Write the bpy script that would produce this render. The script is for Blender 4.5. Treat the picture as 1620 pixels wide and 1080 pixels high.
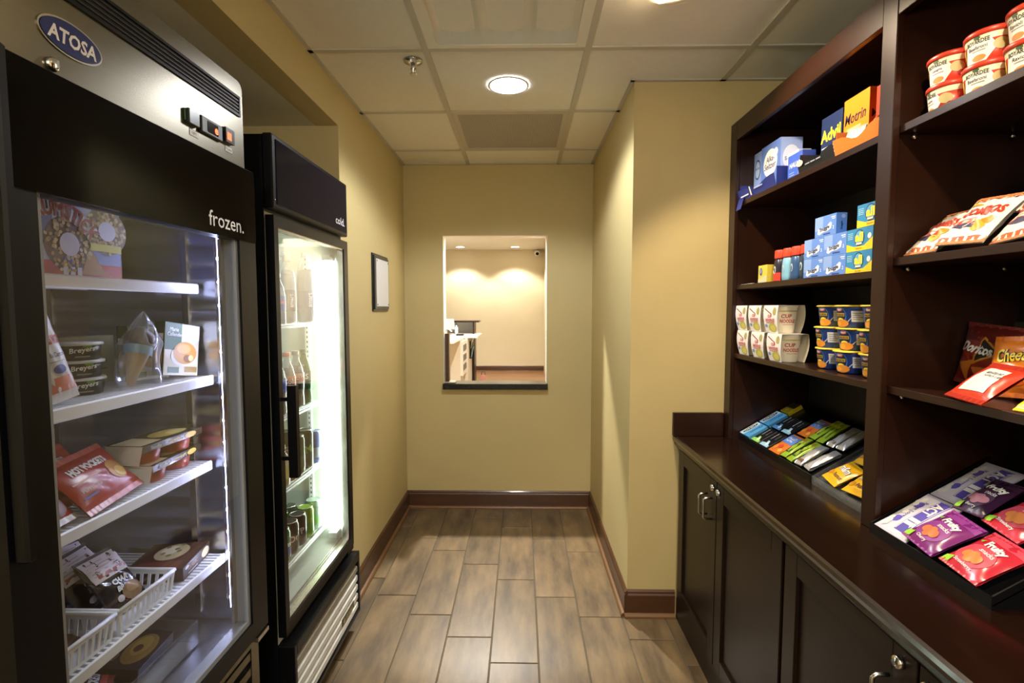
import bpy, bmesh, math, random
from mathutils import Vector, Matrix, Euler, noise as mnoise
R = math.radians
for _o in list(bpy.data.objects): bpy.data.objects.remove(_o, do_unlink=True)
SC = bpy.context.scene
COL = SC.collection

# ------------------------------------------------------------------ camera
FPX, PITCH, YAW, ROLL, CAM_H = 804.13, 0.0664, 0.0185, 0.0008, 1.41
cam = bpy.data.cameras.new('camera'); cam.sensor_width = 36.0; cam.sensor_fit = 'HORIZONTAL'
cam.lens = FPX / 1620 * 36; cam.clip_start = .02; cam.clip_end = 60
camo = bpy.data.objects.new('camera', cam); COL.objects.link(camo)
camo.matrix_world = (Matrix.Translation((0, 0, CAM_H)) @ Matrix.Rotation(YAW, 4, 'Z') @
                     Matrix.Rotation(math.pi/2 - PITCH, 4, 'X') @ Matrix.Rotation(-ROLL, 4, 'Z'))
SC.camera = camo
# ------------------------------------------------------------------ world, exposure
w = bpy.data.worlds.new('world'); SC.world = w; w.use_nodes = True
w.node_tree.nodes['Background'].inputs[0].default_value = (.5, .48, .45, 1)
w.node_tree.nodes['Background'].inputs[1].default_value = .05
SC.view_settings.view_transform = 'Standard'; SC.view_settings.look = 'None'
SC.view_settings.gamma = 1; SC.view_settings.use_curve_mapping = False
SC.view_settings.exposure = 0.70
SC.cycles.max_bounces = 7; SC.cycles.diffuse_bounces = 4; SC.cycles.glossy_bounces = 3; SC.cycles.transparent_max_bounces = 12
SC.cycles.caustics_reflective = False; SC.cycles.caustics_refractive = False
# light levels (the lamps themselves are built with their fixtures below)
P_DOWN, P_SPOT, P_REAR_FILL, P_FARSPOT, P_FARDOWN = 38, 32, 25, 70, 150
E_TUBE, E_LED, E_FILL_GLOBE = 16, 36, 42
# room measures
H, XL, XR, YB, YC, XW = 2.379, -.805, .485, 3.506, 2.259, 1.262
ALC, YN = 2.208, -3.6          # alcove ceiling height, wall behind the camera
T, GX, GY = .6096, -.3607, 1.9731

# ------------------------------------------------------------------ materials
def lin(h):
    h = h.lstrip('#'); c = [int(h[i:i+2], 16)/255 for i in (0, 2, 4)]
    return tuple(x/12.92 if x <= .04045 else ((x+.055)/1.055)**2.4 for x in c) + (1,)
MATS = {}
def mat(name, col='#808080', rough=.5, metal=0, emit=0, ecol=None, vary=0, scale=(8, 8, 8), bump=0, bscale=200,
        coat=0, trans=0, spec=.5, perobj=0, col2=None, detail=4):
    if name in MATS: return MATS[name]
    m = bpy.data.materials.new(name); m.use_nodes = True; nt = m.node_tree; b = nt.nodes['Principled BSDF']
    c = lin(col)
    b.inputs['Base Color'].default_value = c; b.inputs['Roughness'].default_value = rough
    b.inputs['Metallic'].default_value = metal; b.inputs['Specular IOR Level'].default_value = spec
    if coat: b.inputs['Coat Weight'].default_value = coat; b.inputs['Coat Roughness'].default_value = .12
    if trans: b.inputs['Transmission Weight'].default_value = trans
    if emit:
        b.inputs['Emission Color'].default_value = lin(ecol or col); b.inputs['Emission Strength'].default_value = emit
    if vary or bump or perobj:
        tc = nt.nodes.new('ShaderNodeTexCoord'); mp = nt.nodes.new('ShaderNodeMapping')
        mp.inputs['Scale'].default_value = scale
        nt.links.new(tc.outputs['Object'], mp.inputs['Vector'])
        if perobj:
            oi = nt.nodes.new('ShaderNodeObjectInfo'); vm = nt.nodes.new('ShaderNodeVectorMath'); vm.operation = 'SCALE'
            vm.inputs[0].default_value = (37, 53, 71); nt.links.new(oi.outputs['Random'], vm.inputs['Scale'])
            nt.links.new(vm.outputs[0], mp.inputs['Location'])
    if vary:
        nz = nt.nodes.new('ShaderNodeTexNoise'); nz.inputs['Scale'].default_value = 1; nz.inputs['Detail'].default_value = detail
        nz.inputs['Roughness'].default_value = .6
        nt.links.new(mp.outputs[0], nz.inputs['Vector'])
        rp = nt.nodes.new('ShaderNodeValToRGB')
        d = lin(col2) if col2 else tuple(x*(1-vary) for x in c[:3])+(1,)
        rp.color_ramp.elements[0].position = .3; rp.color_ramp.elements[1].position = .7
        rp.color_ramp.elements[0].color = d; rp.color_ramp.elements[1].color = c
        nt.links.new(nz.outputs['Fac'], rp.inputs['Fac'])
        out = rp.outputs['Color']
        if perobj:
            hs = nt.nodes.new('ShaderNodeHueSaturation')
            mr = nt.nodes.new('ShaderNodeMapRange'); mr.inputs['To Min'].default_value = 1-perobj; mr.inputs['To Max'].default_value = 1+perobj
            nt.links.new(oi.outputs['Random'], mr.inputs['Value']); nt.links.new(mr.outputs[0], hs.inputs['Value'])
            nt.links.new(out, hs.inputs['Color']); out = hs.outputs['Color']
        nt.links.new(out, b.inputs['Base Color'])
    if bump:
        n2 = nt.nodes.new('ShaderNodeTexNoise'); n2.inputs['Scale'].default_value = bscale; n2.inputs['Detail'].default_value = 2
        nt.links.new(tc.outputs['Object'], n2.inputs['Vector'])
        bp = nt.nodes.new('ShaderNodeBump'); bp.inputs['Strength'].default_value = bump; bp.inputs['Distance'].default_value = .002
        nt.links.new(n2.outputs['Fac'], bp.inputs['Height']); nt.links.new(bp.outputs[0], b.inputs['Normal'])
    MATS[name] = m; return m
def glass(name, tint='#ffffff', refl=1.0, haze=0.0, rough=.02):
    """thin sheet of clear glass or plastic: lets light straight through, mirrors by angle"""
    if name in MATS: return MATS[name]
    m = bpy.data.materials.new(name); m.use_nodes = True; nt = m.node_tree; nt.nodes.clear()
    o = nt.nodes.new('ShaderNodeOutputMaterial'); t = nt.nodes.new('ShaderNodeBsdfTransparent'); g = nt.nodes.new('ShaderNodeBsdfGlossy')
    t.inputs[0].default_value = lin(tint); g.inputs['Roughness'].default_value = rough; g.inputs[0].default_value = (1, 1, 1, 1)
    f = nt.nodes.new('ShaderNodeLayerWeight'); f.inputs[0].default_value = .5
    pw = nt.nodes.new('ShaderNodeMath'); pw.operation = 'POWER'; pw.inputs[1].default_value = 4.5; nt.links.new(f.outputs['Facing'], pw.inputs[0])
    mu = nt.nodes.new('ShaderNodeMath'); mu.operation = 'MULTIPLY_ADD'; mu.inputs[1].default_value = .8*refl; mu.inputs[2].default_value = .035*refl; mu.use_clamp = True
    nt.links.new(pw.outputs[0], mu.inputs[0])
    mx = nt.nodes.new('ShaderNodeMixShader'); nt.links.new(mu.outputs[0], mx.inputs[0]); nt.links.new(t.outputs[0], mx.inputs[1]); nt.links.new(g.outputs[0], mx.inputs[2])
    last = mx
    if haze:
        d = nt.nodes.new('ShaderNodeBsdfDiffuse'); d.inputs[0].default_value = (.8, .82, .85, 1)
        m2 = nt.nodes.new('ShaderNodeMixShader'); m2.inputs[0].default_value = haze
        nt.links.new(mx.outputs[0], m2.inputs[1]); nt.links.new(d.outputs[0], m2.inputs[2]); last = m2
    nt.links.new(last.outputs[0], o.inputs[0]); MATS[name] = m; return m
def C(h, rough=.45, **k):
    """plain printed / plastic colour"""
    return mat('print_'+h.strip('#')+('_%d' % int(rough*100)), h, rough, **k)

mat('wall_paint', '#c2b17e', .6, vary=.05, scale=(3, 3, 3), bump=.12, bscale=260)
mat('far_paint', '#d9ceb0', .6, vary=.04, scale=(2, 2, 2))
mat('soffit_paint', '#d6d0bc', .7)
mat('white_paint', '#e4e0d2', .6)
mat('ceiling_tile', '#e6e2d6', .85, vary=.04, scale=(30, 30, 30), bump=.25, bscale=420)
mat('ceiling_grid', '#bdb8aa', .5)
mat('floor_tile', '#7c6748', .36, vary=.4, col2='#44382a', scale=(13, 3.0, 13), perobj=.12, bump=.1, bscale=40, detail=7)
mat('floor_tile_far', '#9a6f4c', .3, vary=.25, scale=(3, 3, 3))
mat('grout', '#57503f', .8)
mat('base_wood', '#4f3018', .38, vary=.35, scale=(3, 3, 30), coat=.2)
mat('shoe_wood', '#6d4c2a', .4, vary=.2, scale=(3, 3, 30))
mat('dark_wood', '#2a140a', .34, vary=.35, scale=(14, 14, 1.5), coat=.08, spec=.35)
mat('dark_wood_y', '#2a140a', .34, vary=.35, scale=(14, 1.5, 14), coat=.08, spec=.35)
mat('counter_wood', '#24130a', .22, vary=.45, scale=(16, 2.5, 16), coat=.35, bump=.05, bscale=60, detail=8)
mat('counter_edge', '#5c3012', .28, vary=.3, scale=(14, 2, 14), coat=.3)
mat('door_wood', '#1d1209', .36, vary=.25, scale=(12, 12, 1.5), spec=.3)
mat('black_stone', '#22241f', .25, vary=.4, scale=(120, 120, 120))
mat('steel', '#827e72', .27, 1, vary=.08, scale=(3, 3, 180))
mat('steel_in', '#c9ccd2', .28, 1, vary=.1, scale=(3, 120, 3))
mat('chrome', '#e0e0e0', .12, 1)
mat('nickel', '#c8c6c0', .25, 1)
mat('black_plastic', '#08080b', .38, spec=.25)
mat('black_gloss', '#030309', .10, spec=.14)
mat('black_metal', '#09090c', .45, spec=.25)
mat('sign_blue', '#0a0e20', .1, spec=.22)
mat('grey_gasket', '#8b8f96', .5)
mat('white_plastic', '#eceff0', .4)
mat('white_wire', '#f0f3f6', .35)
mat('liner_white', '#d3d8d0', .5)
mat('louver', '#dfe3e3', .3)
mat('paper', '#f4f4f0', .7)
mat('tube_light', '#ffffff', .5, emit=E_TUBE, ecol='#eeffe2')
mat('led_dot', '#ffffff', .5, emit=E_LED*5, ecol='#d8dcff')
mat('led_strip', '#ffffff', .5, emit=E_LED*.35, ecol='#b9beff')
mat('lamp_lens', '#ffffff', .5, emit=22, ecol='#f6f6ff')
mat('lamp_warm', '#ffffff', .5, emit=30, ecol='#ffe2b0')
mat('fill_glow', '#ffffff', .4, emit=E_FILL_GLOBE, ecol='#fff8ec')
mat('lamp_far', '#ffffff', .5, emit=14, ecol='#fff3dc')
mat('red_led', '#ff2a10', .5, emit=6, ecol='#ff3a18')
mat('orange_glow', '#ff5a20', .5, emit=2.2, ecol='#ff4a18')
mat('foil', '#cfd0d2', .3, .55)
mat('acrylic_lens', '#cfd0c4', .25, vary=.06, scale=(60, 2, 60))
glass('door_glass', '#fafcff', 1.0, .0)
glass('freezer_glass', '#f6f8fb', .8, .003)
glass('clear_film', '#f4f6f8', 2.2, .10, .12)
glass('acrylic', '#eef2f2', 1.6, .06, .05)
glass('clear_bottle', '#e3eaf0', 1.8, .06, .05)
glass('green_bottle', '#4fae3c', 1.4, .05, .05)

# ------------------------------------------------------------------ mesh builder
TXT = {}
def text_geo(s, bold=.012, shear=0):
    k = (s, bold, shear)
    if k in TXT: return TXT[k]
    c = bpy.data.curves.new('t', 'FONT'); c.body = s; c.size = 1; c.offset = bold; c.shear = shear
    c.resolution_u = 2; c.align_x = 'CENTER'
    o = bpy.data.objects.new('t', c); COL.objects.link(o)
    dg = bpy.context.evaluated_depsgraph_get(); dg.update()
    me = bpy.data.meshes.new_from_object(o.evaluated_get(dg))
    bm = bmesh.new(); bm.from_mesh(me)
    bmesh.ops.dissolve_limit(bm, angle_limit=.01, verts=bm.verts, edges=bm.edges)
    bmesh.ops.triangulate(bm, faces=bm.faces)
    bm.verts.index_update()
    v = [(p.co.x, p.co.y) for p in bm.verts]; f = [[q.index for q in fc.verts] for fc in bm.faces]
    bm.free(); bpy.data.meshes.remove(me); bpy.data.objects.remove(o, do_unlink=True); bpy.data.curves.remove(c)
    if v:
        x0 = min(p[0] for p in v); x1 = max(p[0] for p in v); y0 = min(p[1] for p in v); y1 = max(p[1] for p in v)
        v = [(p[0]-(x0+x1)/2, p[1]-(y0+y1)/2) for p in v]; wh = (x1-x0, y1-y0)
    else: wh = (1, 1)
    TXT[k] = (v, f, wh); return TXT[k]
def plane(o, ux, uy):
    o = Vector(o); ux = Vector(ux).normalized(); uy = Vector(uy).normalized(); n = ux.cross(uy)
    fn = lambda a, b, e: o + a*ux + b*uy + e*n
    fn.cell = None; return fn
FRONT = lambda d: plane((0, -d/2, 0), (1, 0, 0), (0, 0, 1))
RSIDE = lambda wd: plane((wd/2, 0, 0), (0, 1, 0), (0, 0, 1))
LSIDE = lambda wd: plane((-wd/2, 0, 0), (0, -1, 0), (0, 0, 1))
def cyl(rad, cell=.01):
    """rad(z) -> radius; a = arc length from the front (-Y)"""
    r = rad if callable(rad) else (lambda z: rad)
    def fn(a, b, e):
        q = r(b)+e; t = a/max(r(b), 1e-4)
        return Vector((q*math.sin(t), -q*math.cos(t), b))
    fn.cell = cell; return fn
class MB:
    def __init__(s): s.v = []; s.f = []; s.m = []; s.sm = []; s.mats = []
    def mi(s, m):
        m = MATS[m] if isinstance(m, str) else m
        if m not in s.mats: s.mats.append(m)
        return s.mats.index(m)
    def add(s, vs, fs, m, smooth=False, M=None):
        n = len(s.v); i = s.mi(m)
        s.v += [tuple((M @ Vector(p)) if M else p) for p in vs]
        for f in fs: s.f.append([n+q for q in f]); s.m.append(i); s.sm.append(smooth)
        return s
    def box(s, x0, x1, y0, y1, z0, z1, m, M=None):
        vs = [(x, y, z) for x in (x0, x1) for y in (y0, y1) for z in (z0, z1)]
        return s.add(vs, [(0, 1, 3, 2), (4, 6, 7, 5), (0, 4, 5, 1), (2, 3, 7, 6), (0, 2, 6, 4), (1, 5, 7, 3)], m, False, M)
    def prism(s, poly, o, ux, uy, depth, m, smooth=False):
        """poly in (ux,uy) from o, extruded along ux x uy by depth"""
        o = Vector(o); ux = Vector(ux); uy = Vector(uy); n = ux.cross(uy).normalized(); k = len(poly)
        a = [o+p[0]*ux+p[1]*uy for p in poly]; b = [p+n*depth for p in a]
        fs = [list(range(k))[::-1], list(range(k, 2*k))] + [(i, (i+1) % k, k+(i+1) % k, k+i) for i in range(k)]
        return s.add([tuple(p) for p in a+b], fs, m, smooth)
    def lathe(s, prof, m, n=20, M=None, smooth=True, cap=True):
        vs = []; fs = []; k = len(prof)
        for i in range(n):
            t = 2*math.pi*i/n
            for r, z in prof: vs.append((r*math.sin(t), -r*math.cos(t), z))
        for i in range(n):
            j = (i+1) % n
            for q in range(k-1): fs.append((i*k+q, j*k+q, j*k+q+1, i*k+q+1))
        s.add(vs, fs, m, smooth, M)
        if cap:
            b = len(s.v)-len(vs); im = s.mi(m)
            for q, rev in ((0, True), (k-1, False)):
                if prof[q][0] > 1e-5:
                    lo = [b+i*k+q for i in range(n)]
                    s.f.append(lo[::-1] if rev else lo); s.m.append(im); s.sm.append(False)
        return s
    def tube(s, path, r, m, n=8, smooth=True):
        path = [Vector(p) for p in path]; vs = []; fs = []
        for i, p in enumerate(path):
            d = (path[min(i+1, len(path)-1)]-path[max(i-1, 0)]).normalized()
            a = d.orthogonal().normalized() if i == 0 else (a - d*a.dot(d)).normalized()
            b = d.cross(a)
            for q in range(n):
                t = 2*math.pi*q/n; vs.append(tuple(p+r*(math.cos(t)*a+math.sin(t)*b)))
        L = len(path)
        for i in range(L-1):
            for q in range(n): fs.append((i*n+q, i*n+(q+1) % n, (i+1)*n+(q+1) % n, (i+1)*n+q))
        fs += [list(range(n))[::-1], list(range((L-1)*n, L*n))]
        return s.add(vs, fs, m, smooth)
    def grid(s, fn, nu, nv, m, smooth=True, flip=False, wrap=False):
        vs = [tuple(fn(i/nu, j/nv)) for j in range(nv+1) for i in range(nu+1)]; k = nu+1
        fs = [(j*k+i, j*k+i+1, (j+1)*k+i+1, (j+1)*k+i) for j in range(nv) for i in range(nu)]
        if flip: fs = [f[::-1] for f in fs]
        return s.add(vs, fs, m, smooth)
    # ---- flat print laid on a surface function
    def rect(s, F, a0, a1, b0, b1, m, e=.0005):
        c = F.cell; nu = max(1, int(abs(a1-a0)/c)) if c else 1; nv = max(1, int(abs(b1-b0)/c)) if c else 1
        return s.grid(lambda u, v: F(a0+(a1-a0)*u, b0+(b1-b0)*v, e), nu, nv, m, bool(c))
    def disc(s, F, ca, cb, ra, rb, m, e=.0008, n=24, rot=0, rings=None):
        rings = rings or (3 if F.cell else 1); vs = [tuple(F(ca, cb, e))]; fs = []; cr, sr = math.cos(rot), math.sin(rot)
        for q in range(1, rings+1):
            for i in range(n):
                t = 2*math.pi*i/n; x = ra*math.cos(t)*q/rings; y = rb*math.sin(t)*q/rings
                vs.append(tuple(F(ca+x*cr-y*sr, cb+x*sr+y*cr, e)))
        for i in range(n):
            j = (i+1) % n; fs.append((0, 1+i, 1+j))
            for q in range(rings-1): fs.append((1+q*n+i, 1+(q+1)*n+i, 1+(q+1)*n+j, 1+q*n+j))
        return s.add(vs, fs, m, bool(F.cell))
    def poly(s, F, pts, m, e=.0006):
        if F.cell: return s.flat(F, pts, [list(range(len(pts)))], m, e)
        return s.add([tuple(F(a, b, e)) for a, b in pts], [list(range(len(pts)))], m)
    def flat(s, F, pts, faces, m, e):
        if F.cell and pts:
            bm = bmesh.new(); vv = [bm.verts.new((p[0], p[1], 0)) for p in pts]
            for f in faces:
                try: bm.faces.new([vv[i] for i in f])
                except ValueError: pass
            for ax in (0, 1):
                lo = min(p[ax] for p in pts); hi = max(p[ax] for p in pts); q = math.floor(lo/F.cell)+1
                while q*F.cell < hi:
                    co = [0, 0, 0]; no = [0, 0, 0]; co[ax] = q*F.cell; no[ax] = 1
                    bmesh.ops.bisect_plane(bm, geom=bm.verts[:]+bm.edges[:]+bm.faces[:], plane_co=co, plane_no=no); q += 1
            bm.verts.index_update()
            pts = [(q.co.x, q.co.y) for q in bm.verts]; faces = [[q.index for q in f.verts] for f in bm.faces]; bm.free()
        return s.add([tuple(F(a, b, e)) for a, b in pts], faces, m, bool(F.cell))
    def text(s, F, ca, cb, h, body, m, e=.001, maxw=None, rot=0, bold=.012, shear=0, arc=None, w=None):
        v, f, (tw, th) = text_geo(body, bold, shear)
        sy = h/th; sx = sy
        if w: sx = w/tw
        elif maxw and tw*sx > maxw: sx = maxw/tw
        cr, sr = math.cos(rot), math.sin(rot); pts = []
        for x, y in v:
            x *= sx; y *= sy
            if arc: t = x/arc; q = arc+y; x, y = q*math.sin(t), q*math.cos(t)-arc
            pts.append((ca+x*cr-y*sr, cb+x*sr+y*cr))
        return s.flat(F, pts, f, m, e)
    def build(s, name, parent=None, loc=(0, 0, 0), rot=(0, 0, 0), bevel=0, label=None, cat=None, group=None, kind=None, seg=1):
        me = bpy.data.meshes.new(name); me.from_pydata(s.v, [], s.f)
        for m in s.mats: me.materials.append(m)
        me.polygons.foreach_set('material_index', s.m); me.polygons.foreach_set('use_smooth', s.sm); me.update()
        return link(name, me, parent, loc, rot, bevel, label, cat, group, kind, seg)
def tag(o, label=None, cat=None, group=None, kind=None):
    if label: o['label'] = label
    if cat: o['category'] = cat
    if group: o['group'] = group
    if kind: o['kind'] = kind
    return o
def link(name, me, parent=None, loc=(0, 0, 0), rot=(0, 0, 0), bevel=0, label=None, cat=None, group=None, kind=None, seg=1):
    o = bpy.data.objects.new(name, me); COL.objects.link(o); o.location = loc; o.rotation_euler = rot
    if parent: o.parent = parent
    if bevel:
        b = o.modifiers.new('bevel', 'BEVEL'); b.width = bevel; b.segments = seg; b.limit_method = 'ANGLE'; b.angle_limit = R(40)
    return tag(o, label, cat, group, kind)
def empty(name, label, cat, loc=(0, 0, 0), rot=(0, 0, 0), group=None):
    o = bpy.data.objects.new(name, None); COL.objects.link(o); o.location = loc; o.rotation_euler = rot; o.empty_display_size = .05
    return tag(o, label, cat, group)
def copy_tree(o, label=None, loc=None, rot=None, parent=None):
    c = o.copy(); COL.objects.link(c)
    if parent: c.parent = parent
    if label: c['label'] = label
    if loc is not None: c.location = loc
    if rot is not None: c.rotation_euler = rot
    for ch in list(o.children): copy_tree(ch, parent=c)
    return c
def bx(name, x0, x1, y0, y1, z0, z1, m, parent=None, bevel=0, **k):
    """a box whose origin is its centre-base"""
    cx, cy = (x0+x1)/2, (y0+y1)/2
    b = MB().box(x0-cx, x1-cx, y0-cy, y1-cy, 0, z1-z0, m)
    return b.build(name, parent, (cx, cy, z0), bevel=bevel, **k)
def lamp(kind, name, parent, loc, power, col, **k):
    l = bpy.data.lights.new(name, kind); l.energy = power; l.color = col
    for a, b in k.items():
        if a != 'rot': setattr(l, a, b)
    o = bpy.data.objects.new(name, l); COL.objects.link(o); o.parent = parent; o.location = loc; o.rotation_euler = k.get('rot', (0, 0, 0)); return o
RNG = random.Random(7)
LEFT, RIGHT = R(90), R(-90)      # facing of goods in the coolers / on the shelves

# ================================================================== SETTING
S = dict(kind='structure')
# floor: plank tiles with grout
fl = bx('floor', -1.62, 1.30, YN, YB+.02, -.06, -.004, 'grout', **S)
TW, TL = .1948, .6215
def tile_mesh():
    b = MB().box(-(TW-.005)/2, (TW-.005)/2, -(TL-.005)/2, (TL-.005)/2, 0, .008, 'floor_tile')
    me = bpy.data.meshes.new('floor_tile'); me.from_pydata(b.v, [], b.f); me.materials.append(MATS['floor_tile']); 
    bm = bmesh.new(); bm.from_mesh(me); bmesh.ops.bevel(bm, geom=[e for e in bm.edges if e.verts[0].co.z > .004 and e.verts[1].co.z > .004], offset=.0016, segments=1, affect='EDGES'); bm.to_mesh(me); bm.free()
    return me
tme = tile_mesh()
for k in range(-5, 9):
    cx = -.6125 + k*TW                                   # column k=0 lies between x=-.71 and -.515
    y0 = 3.024 - k*.1565
    j = -14
    while True:
        cy = y0 + TL/2 + j*TL; j += 1
        if cy - TL/2 > YB - .005: break
        if cy < -.6: continue
        if cx < -1.55 or cx > 1.25: continue
        if cy + TL/2 > YB or (cx < XL and cy > YC) :
            if cx < XL-.1: continue
        top = min(cy+TL/2, YB); bot = cy-TL/2
        o = link('tile', tme, fl)
        o.location = (cx-fl.location.x, (top+bot)/2-fl.location.y, .052)
        o.scale = (1, (top-bot)/TL, 1)
# ceiling: grid of lay-in tiles
ce = bx('ceiling', -1.62, 1.32, YN, YB+.02, H+.02, H+.06, 'ceiling_tile', **S)
for i in range(-1, 3):
    for j in range(-8, 3):
        x0, y0 = GX+i*T, GY+j*T; x1, y1 = x0+T, y0+T
        if i == 0 and j in (-1, 1): continue           # luminaire, return air grille
        x0, x1 = max(x0, XL), min(x1, 1.30); y1 = min(y1, YB); y0 = max(y0, YN)
        if x0 > XR-.01 and y0 > YC-.01: continue
        bx('ceiling_tile', x0+.002-ce.location.x, x1-.002-ce.location.x, y0+.002-ce.location.y, y1-.002-ce.location.y, -.02+RNG.uniform(0, .0015), -.004, 'ceiling_tile', ce)
def tbar(x0, x1, y0, y1): bx('grid_bar', x0-ce.location.x, x1-ce.location.x, y0-ce.location.y, y1-ce.location.y, -.0245, -.0185, 'ceiling_grid', ce)
for i in range(0, 3):
    x = GX+i*T; tbar(x-.012, x+.012, YN, YB if x < XR else YC)
for j in range(-7, 3):
    y = GY+j*T; e = XR if y > YC else 1.30
    for a, c in ((XL, GX), (GX, GX+T), (GX+T, GX+2*T), (GX+2*T, 1.30)):
        if a+.013 < min(c, e): tbar(a+(.012 if a > XL else 0), min(c-.012, e), y-.012, y+.012)
for a in ((XL, XL+.018, YN, YB), (XL, XR, YB-.018, YB), (XR-.018, XR, YC-.018, YB), (XR-.018, 1.26, YC-.018, YC)): tbar(*a)
# walls
bx('wall_left', XL-.12, XL, YC+.016, YB+.11, 0, H, 'wall_paint', **S)
bx('wall_alcove_end', -1.62, XL-.12, YC+.016, YC+.13, 0, H, 'wall_paint', **S)
bx('wall_alcove_back', -1.74, -1.62, YN, YC+.13, 0, H, 'wall_paint', **S)
bx('wall_soffit', XL-.10, XL, YN, YC+.016, ALC, H, 'wall_paint', **S)
bx('ceiling_alcove', -1.62, XL-.10, YN, YC+.016, ALC, ALC+.05, 'soffit_paint', **S)
bx('wall_right', XR, XR+.12, YC, YB+.11, 0, H, 'wall_paint', **S)
bx('wall_return', XR+.12, 1.40, YC, YC+.12, 0, H, 'wall_paint', **S)
bx('wall_shelf_side', XW, XW+.12, YN, YC, 0, H, 'wall_paint', **S)
bx('wall_rear', -1.74, XW+.12, YN-.12, YN, 0, H, 'wall_paint', **S)
WX0, WX1, WZ0, WZ1, WT = -.540, .176, .868, 1.902, .11
b = MB()
prof = [(XL-.12, 0), (XR+.12, 0), (XR+.12, 2.68), (XL-.12, 2.68)]; hole = [(WX0, WZ0), (WX1, WZ0), (WX1, WZ1), (WX0, WZ1)]
vs = [(x, y, z) for y in (YB, YB+WT) for x, z in prof+hole]; fs = []
for i in range(4):
    j = (i+1) % 4
    fs += [(i, j, 4+j, 4+i), (8+j, 8+i, 12+i, 12+j), (4+i, 4+j, 12+j, 12+i), (i, 8+i, 8+j, j)]
b.add(vs, fs, 'wall_paint').build('wall_back', **S)
# the white-painted reveal of the pass-through and its black stone sill
b = MB().box(WX0, WX0+.004, YB+.001, YB+WT-.001, WZ0, WZ1, 'white_paint').box(WX1-.004, WX1, YB+.001, YB+WT-.001, WZ0, WZ1, 'white_paint').box(WX0, WX1, YB+.001, YB+WT-.001, WZ1-.004, WZ1, 'white_paint')
b.build('trim_1', **S)
bx('window_1', WX0-.004, WX1+.006, YB-.035, YB+WT+.02, WZ0-.022, WZ0+.018, 'black_stone', bevel=.003, **S)
# baseboards: board with a small cap and a shoe moulding
def base(name, p0, p1, nrm):
    p0 = Vector(p0); p1 = Vector(p1); d = (p1-p0); L = d.length; d.normalize(); n = Vector(nrm)
    bb = [(0, 0), (.014, 0), (.014, .100), (.010, .108), (.010, .116), (.004, .123), (0, .123)]
    sh = [(.014, 0), (.030, 0), (.029, .009), (.024, .015), (.016, .019), (.014, .019)]
    up = Vector((0, 0, 1))
    def pr(poly, m):
        # extrude along d
        if n.cross(up).dot(d) > 0: return MB().prism(poly, p0, n, up, L, m)
        return MB().prism([(q[0], q[1]) for q in poly], p1, n, up, L, m)
    r = pr(bb, 'base_wood').build(name, **S); pr(sh, 'shoe_wood').build('shoe_moulding', r)
base('baseboard_left', (XL, YC+.02, 0), (XL, YB, 0), (1, 0, 0))
base('baseboard_back', (XL, YB, 0), (XR, YB, 0), (0, -1, 0))
base('baseboard_right', (XR, YC-.014, 0), (XR, YB, 0), (-1, 0, 0))
base('baseboard_return', (XR-.014, YC, 0), (.70, YC, 0), (0, -1, 0))

# ------------------------------------------------------------------ room beyond the pass-through
FY, FH, FX1 = 11.24, 2.675, .50
bx('floor_far', -5, FX1, YB+WT, FY, -.05, 0, 'floor_tile_far', **S)
bx('ceiling_far', -5, FX1, YB+WT, FY, FH, FH+.05, 'white_paint', **S)
bx('wall_far', -5, FX1+.1, FY, FY+.1, 0, FH, 'far_paint', **S)
bx('wall_far_right', FX1, FX1+.1, YB+WT, FY, 0, FH, 'far_paint', **S)
bx('wall_far_left', -5.1, -5, YB+WT, FY, 0, FH, 'far_paint', **S)
bx('wall_far_near', -5, XL-.12, YB+.01, YB+WT, 0, FH, 'far_paint', **S)
base('baseboard_far', (-5, FY, 0), (FX1, FY, 0), (0, -1, 0))
def downlight(name, label, x, y, z, r, lens, spot=None, group=None):
    t = empty(name, label, 'ceiling light', (x, y, z), group=group)
    MB().lathe([(r, -.004), (r+.006, -.006), (r+.010, -.002), (r+.010, 0)], 'white_paint', 32, cap=False).build('trim_ring', t)
    MB().lathe([(0.0001, -.003), (r*.6, -.0035), (r, -.003)], lens, 32, cap=False).build('lens', t)
    if spot: lamp('SPOT', 'lamp', t, (0, 0, -.03), **spot)
    return t
for x, lb in ((-1.276, 'recessed light over the bright wall beyond the pass-through, above the desk'), (-.134, 'recessed light over the bright wall beyond the pass-through, beside the security camera')):
    downlight('recessed_downlight', lb, x, 10.70, FH, .085, 'lamp_far', dict(power=P_FARSPOT, col=(1, .94, .82), spot_size=R(115), spot_blend=.35, shadow_soft_size=.06), 'wall washers in the far room')
for x, y, lb in ((-.31, 4.32, 'recessed light in the far room just past the pass-through'), (-1.6, 6.2, 'added fill light in the far room midway to the desk'), (-.3, 7.8, 'added fill light in the far room in front of the desk'), (-2.6, 8.4, 'added fill light in the far room over the desk')):  # first one explains the floor band; the other three are added fill
    downlight('recessed_downlight', lb, x, y, FH, .085, 'lamp_far', dict(power=P_FARDOWN*(2.3 if y < 5 else 1), col=(1, .95, .86), spot_size=R(140), spot_blend=.5, shadow_soft_size=.05), 'downlights of the far room')
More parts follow.
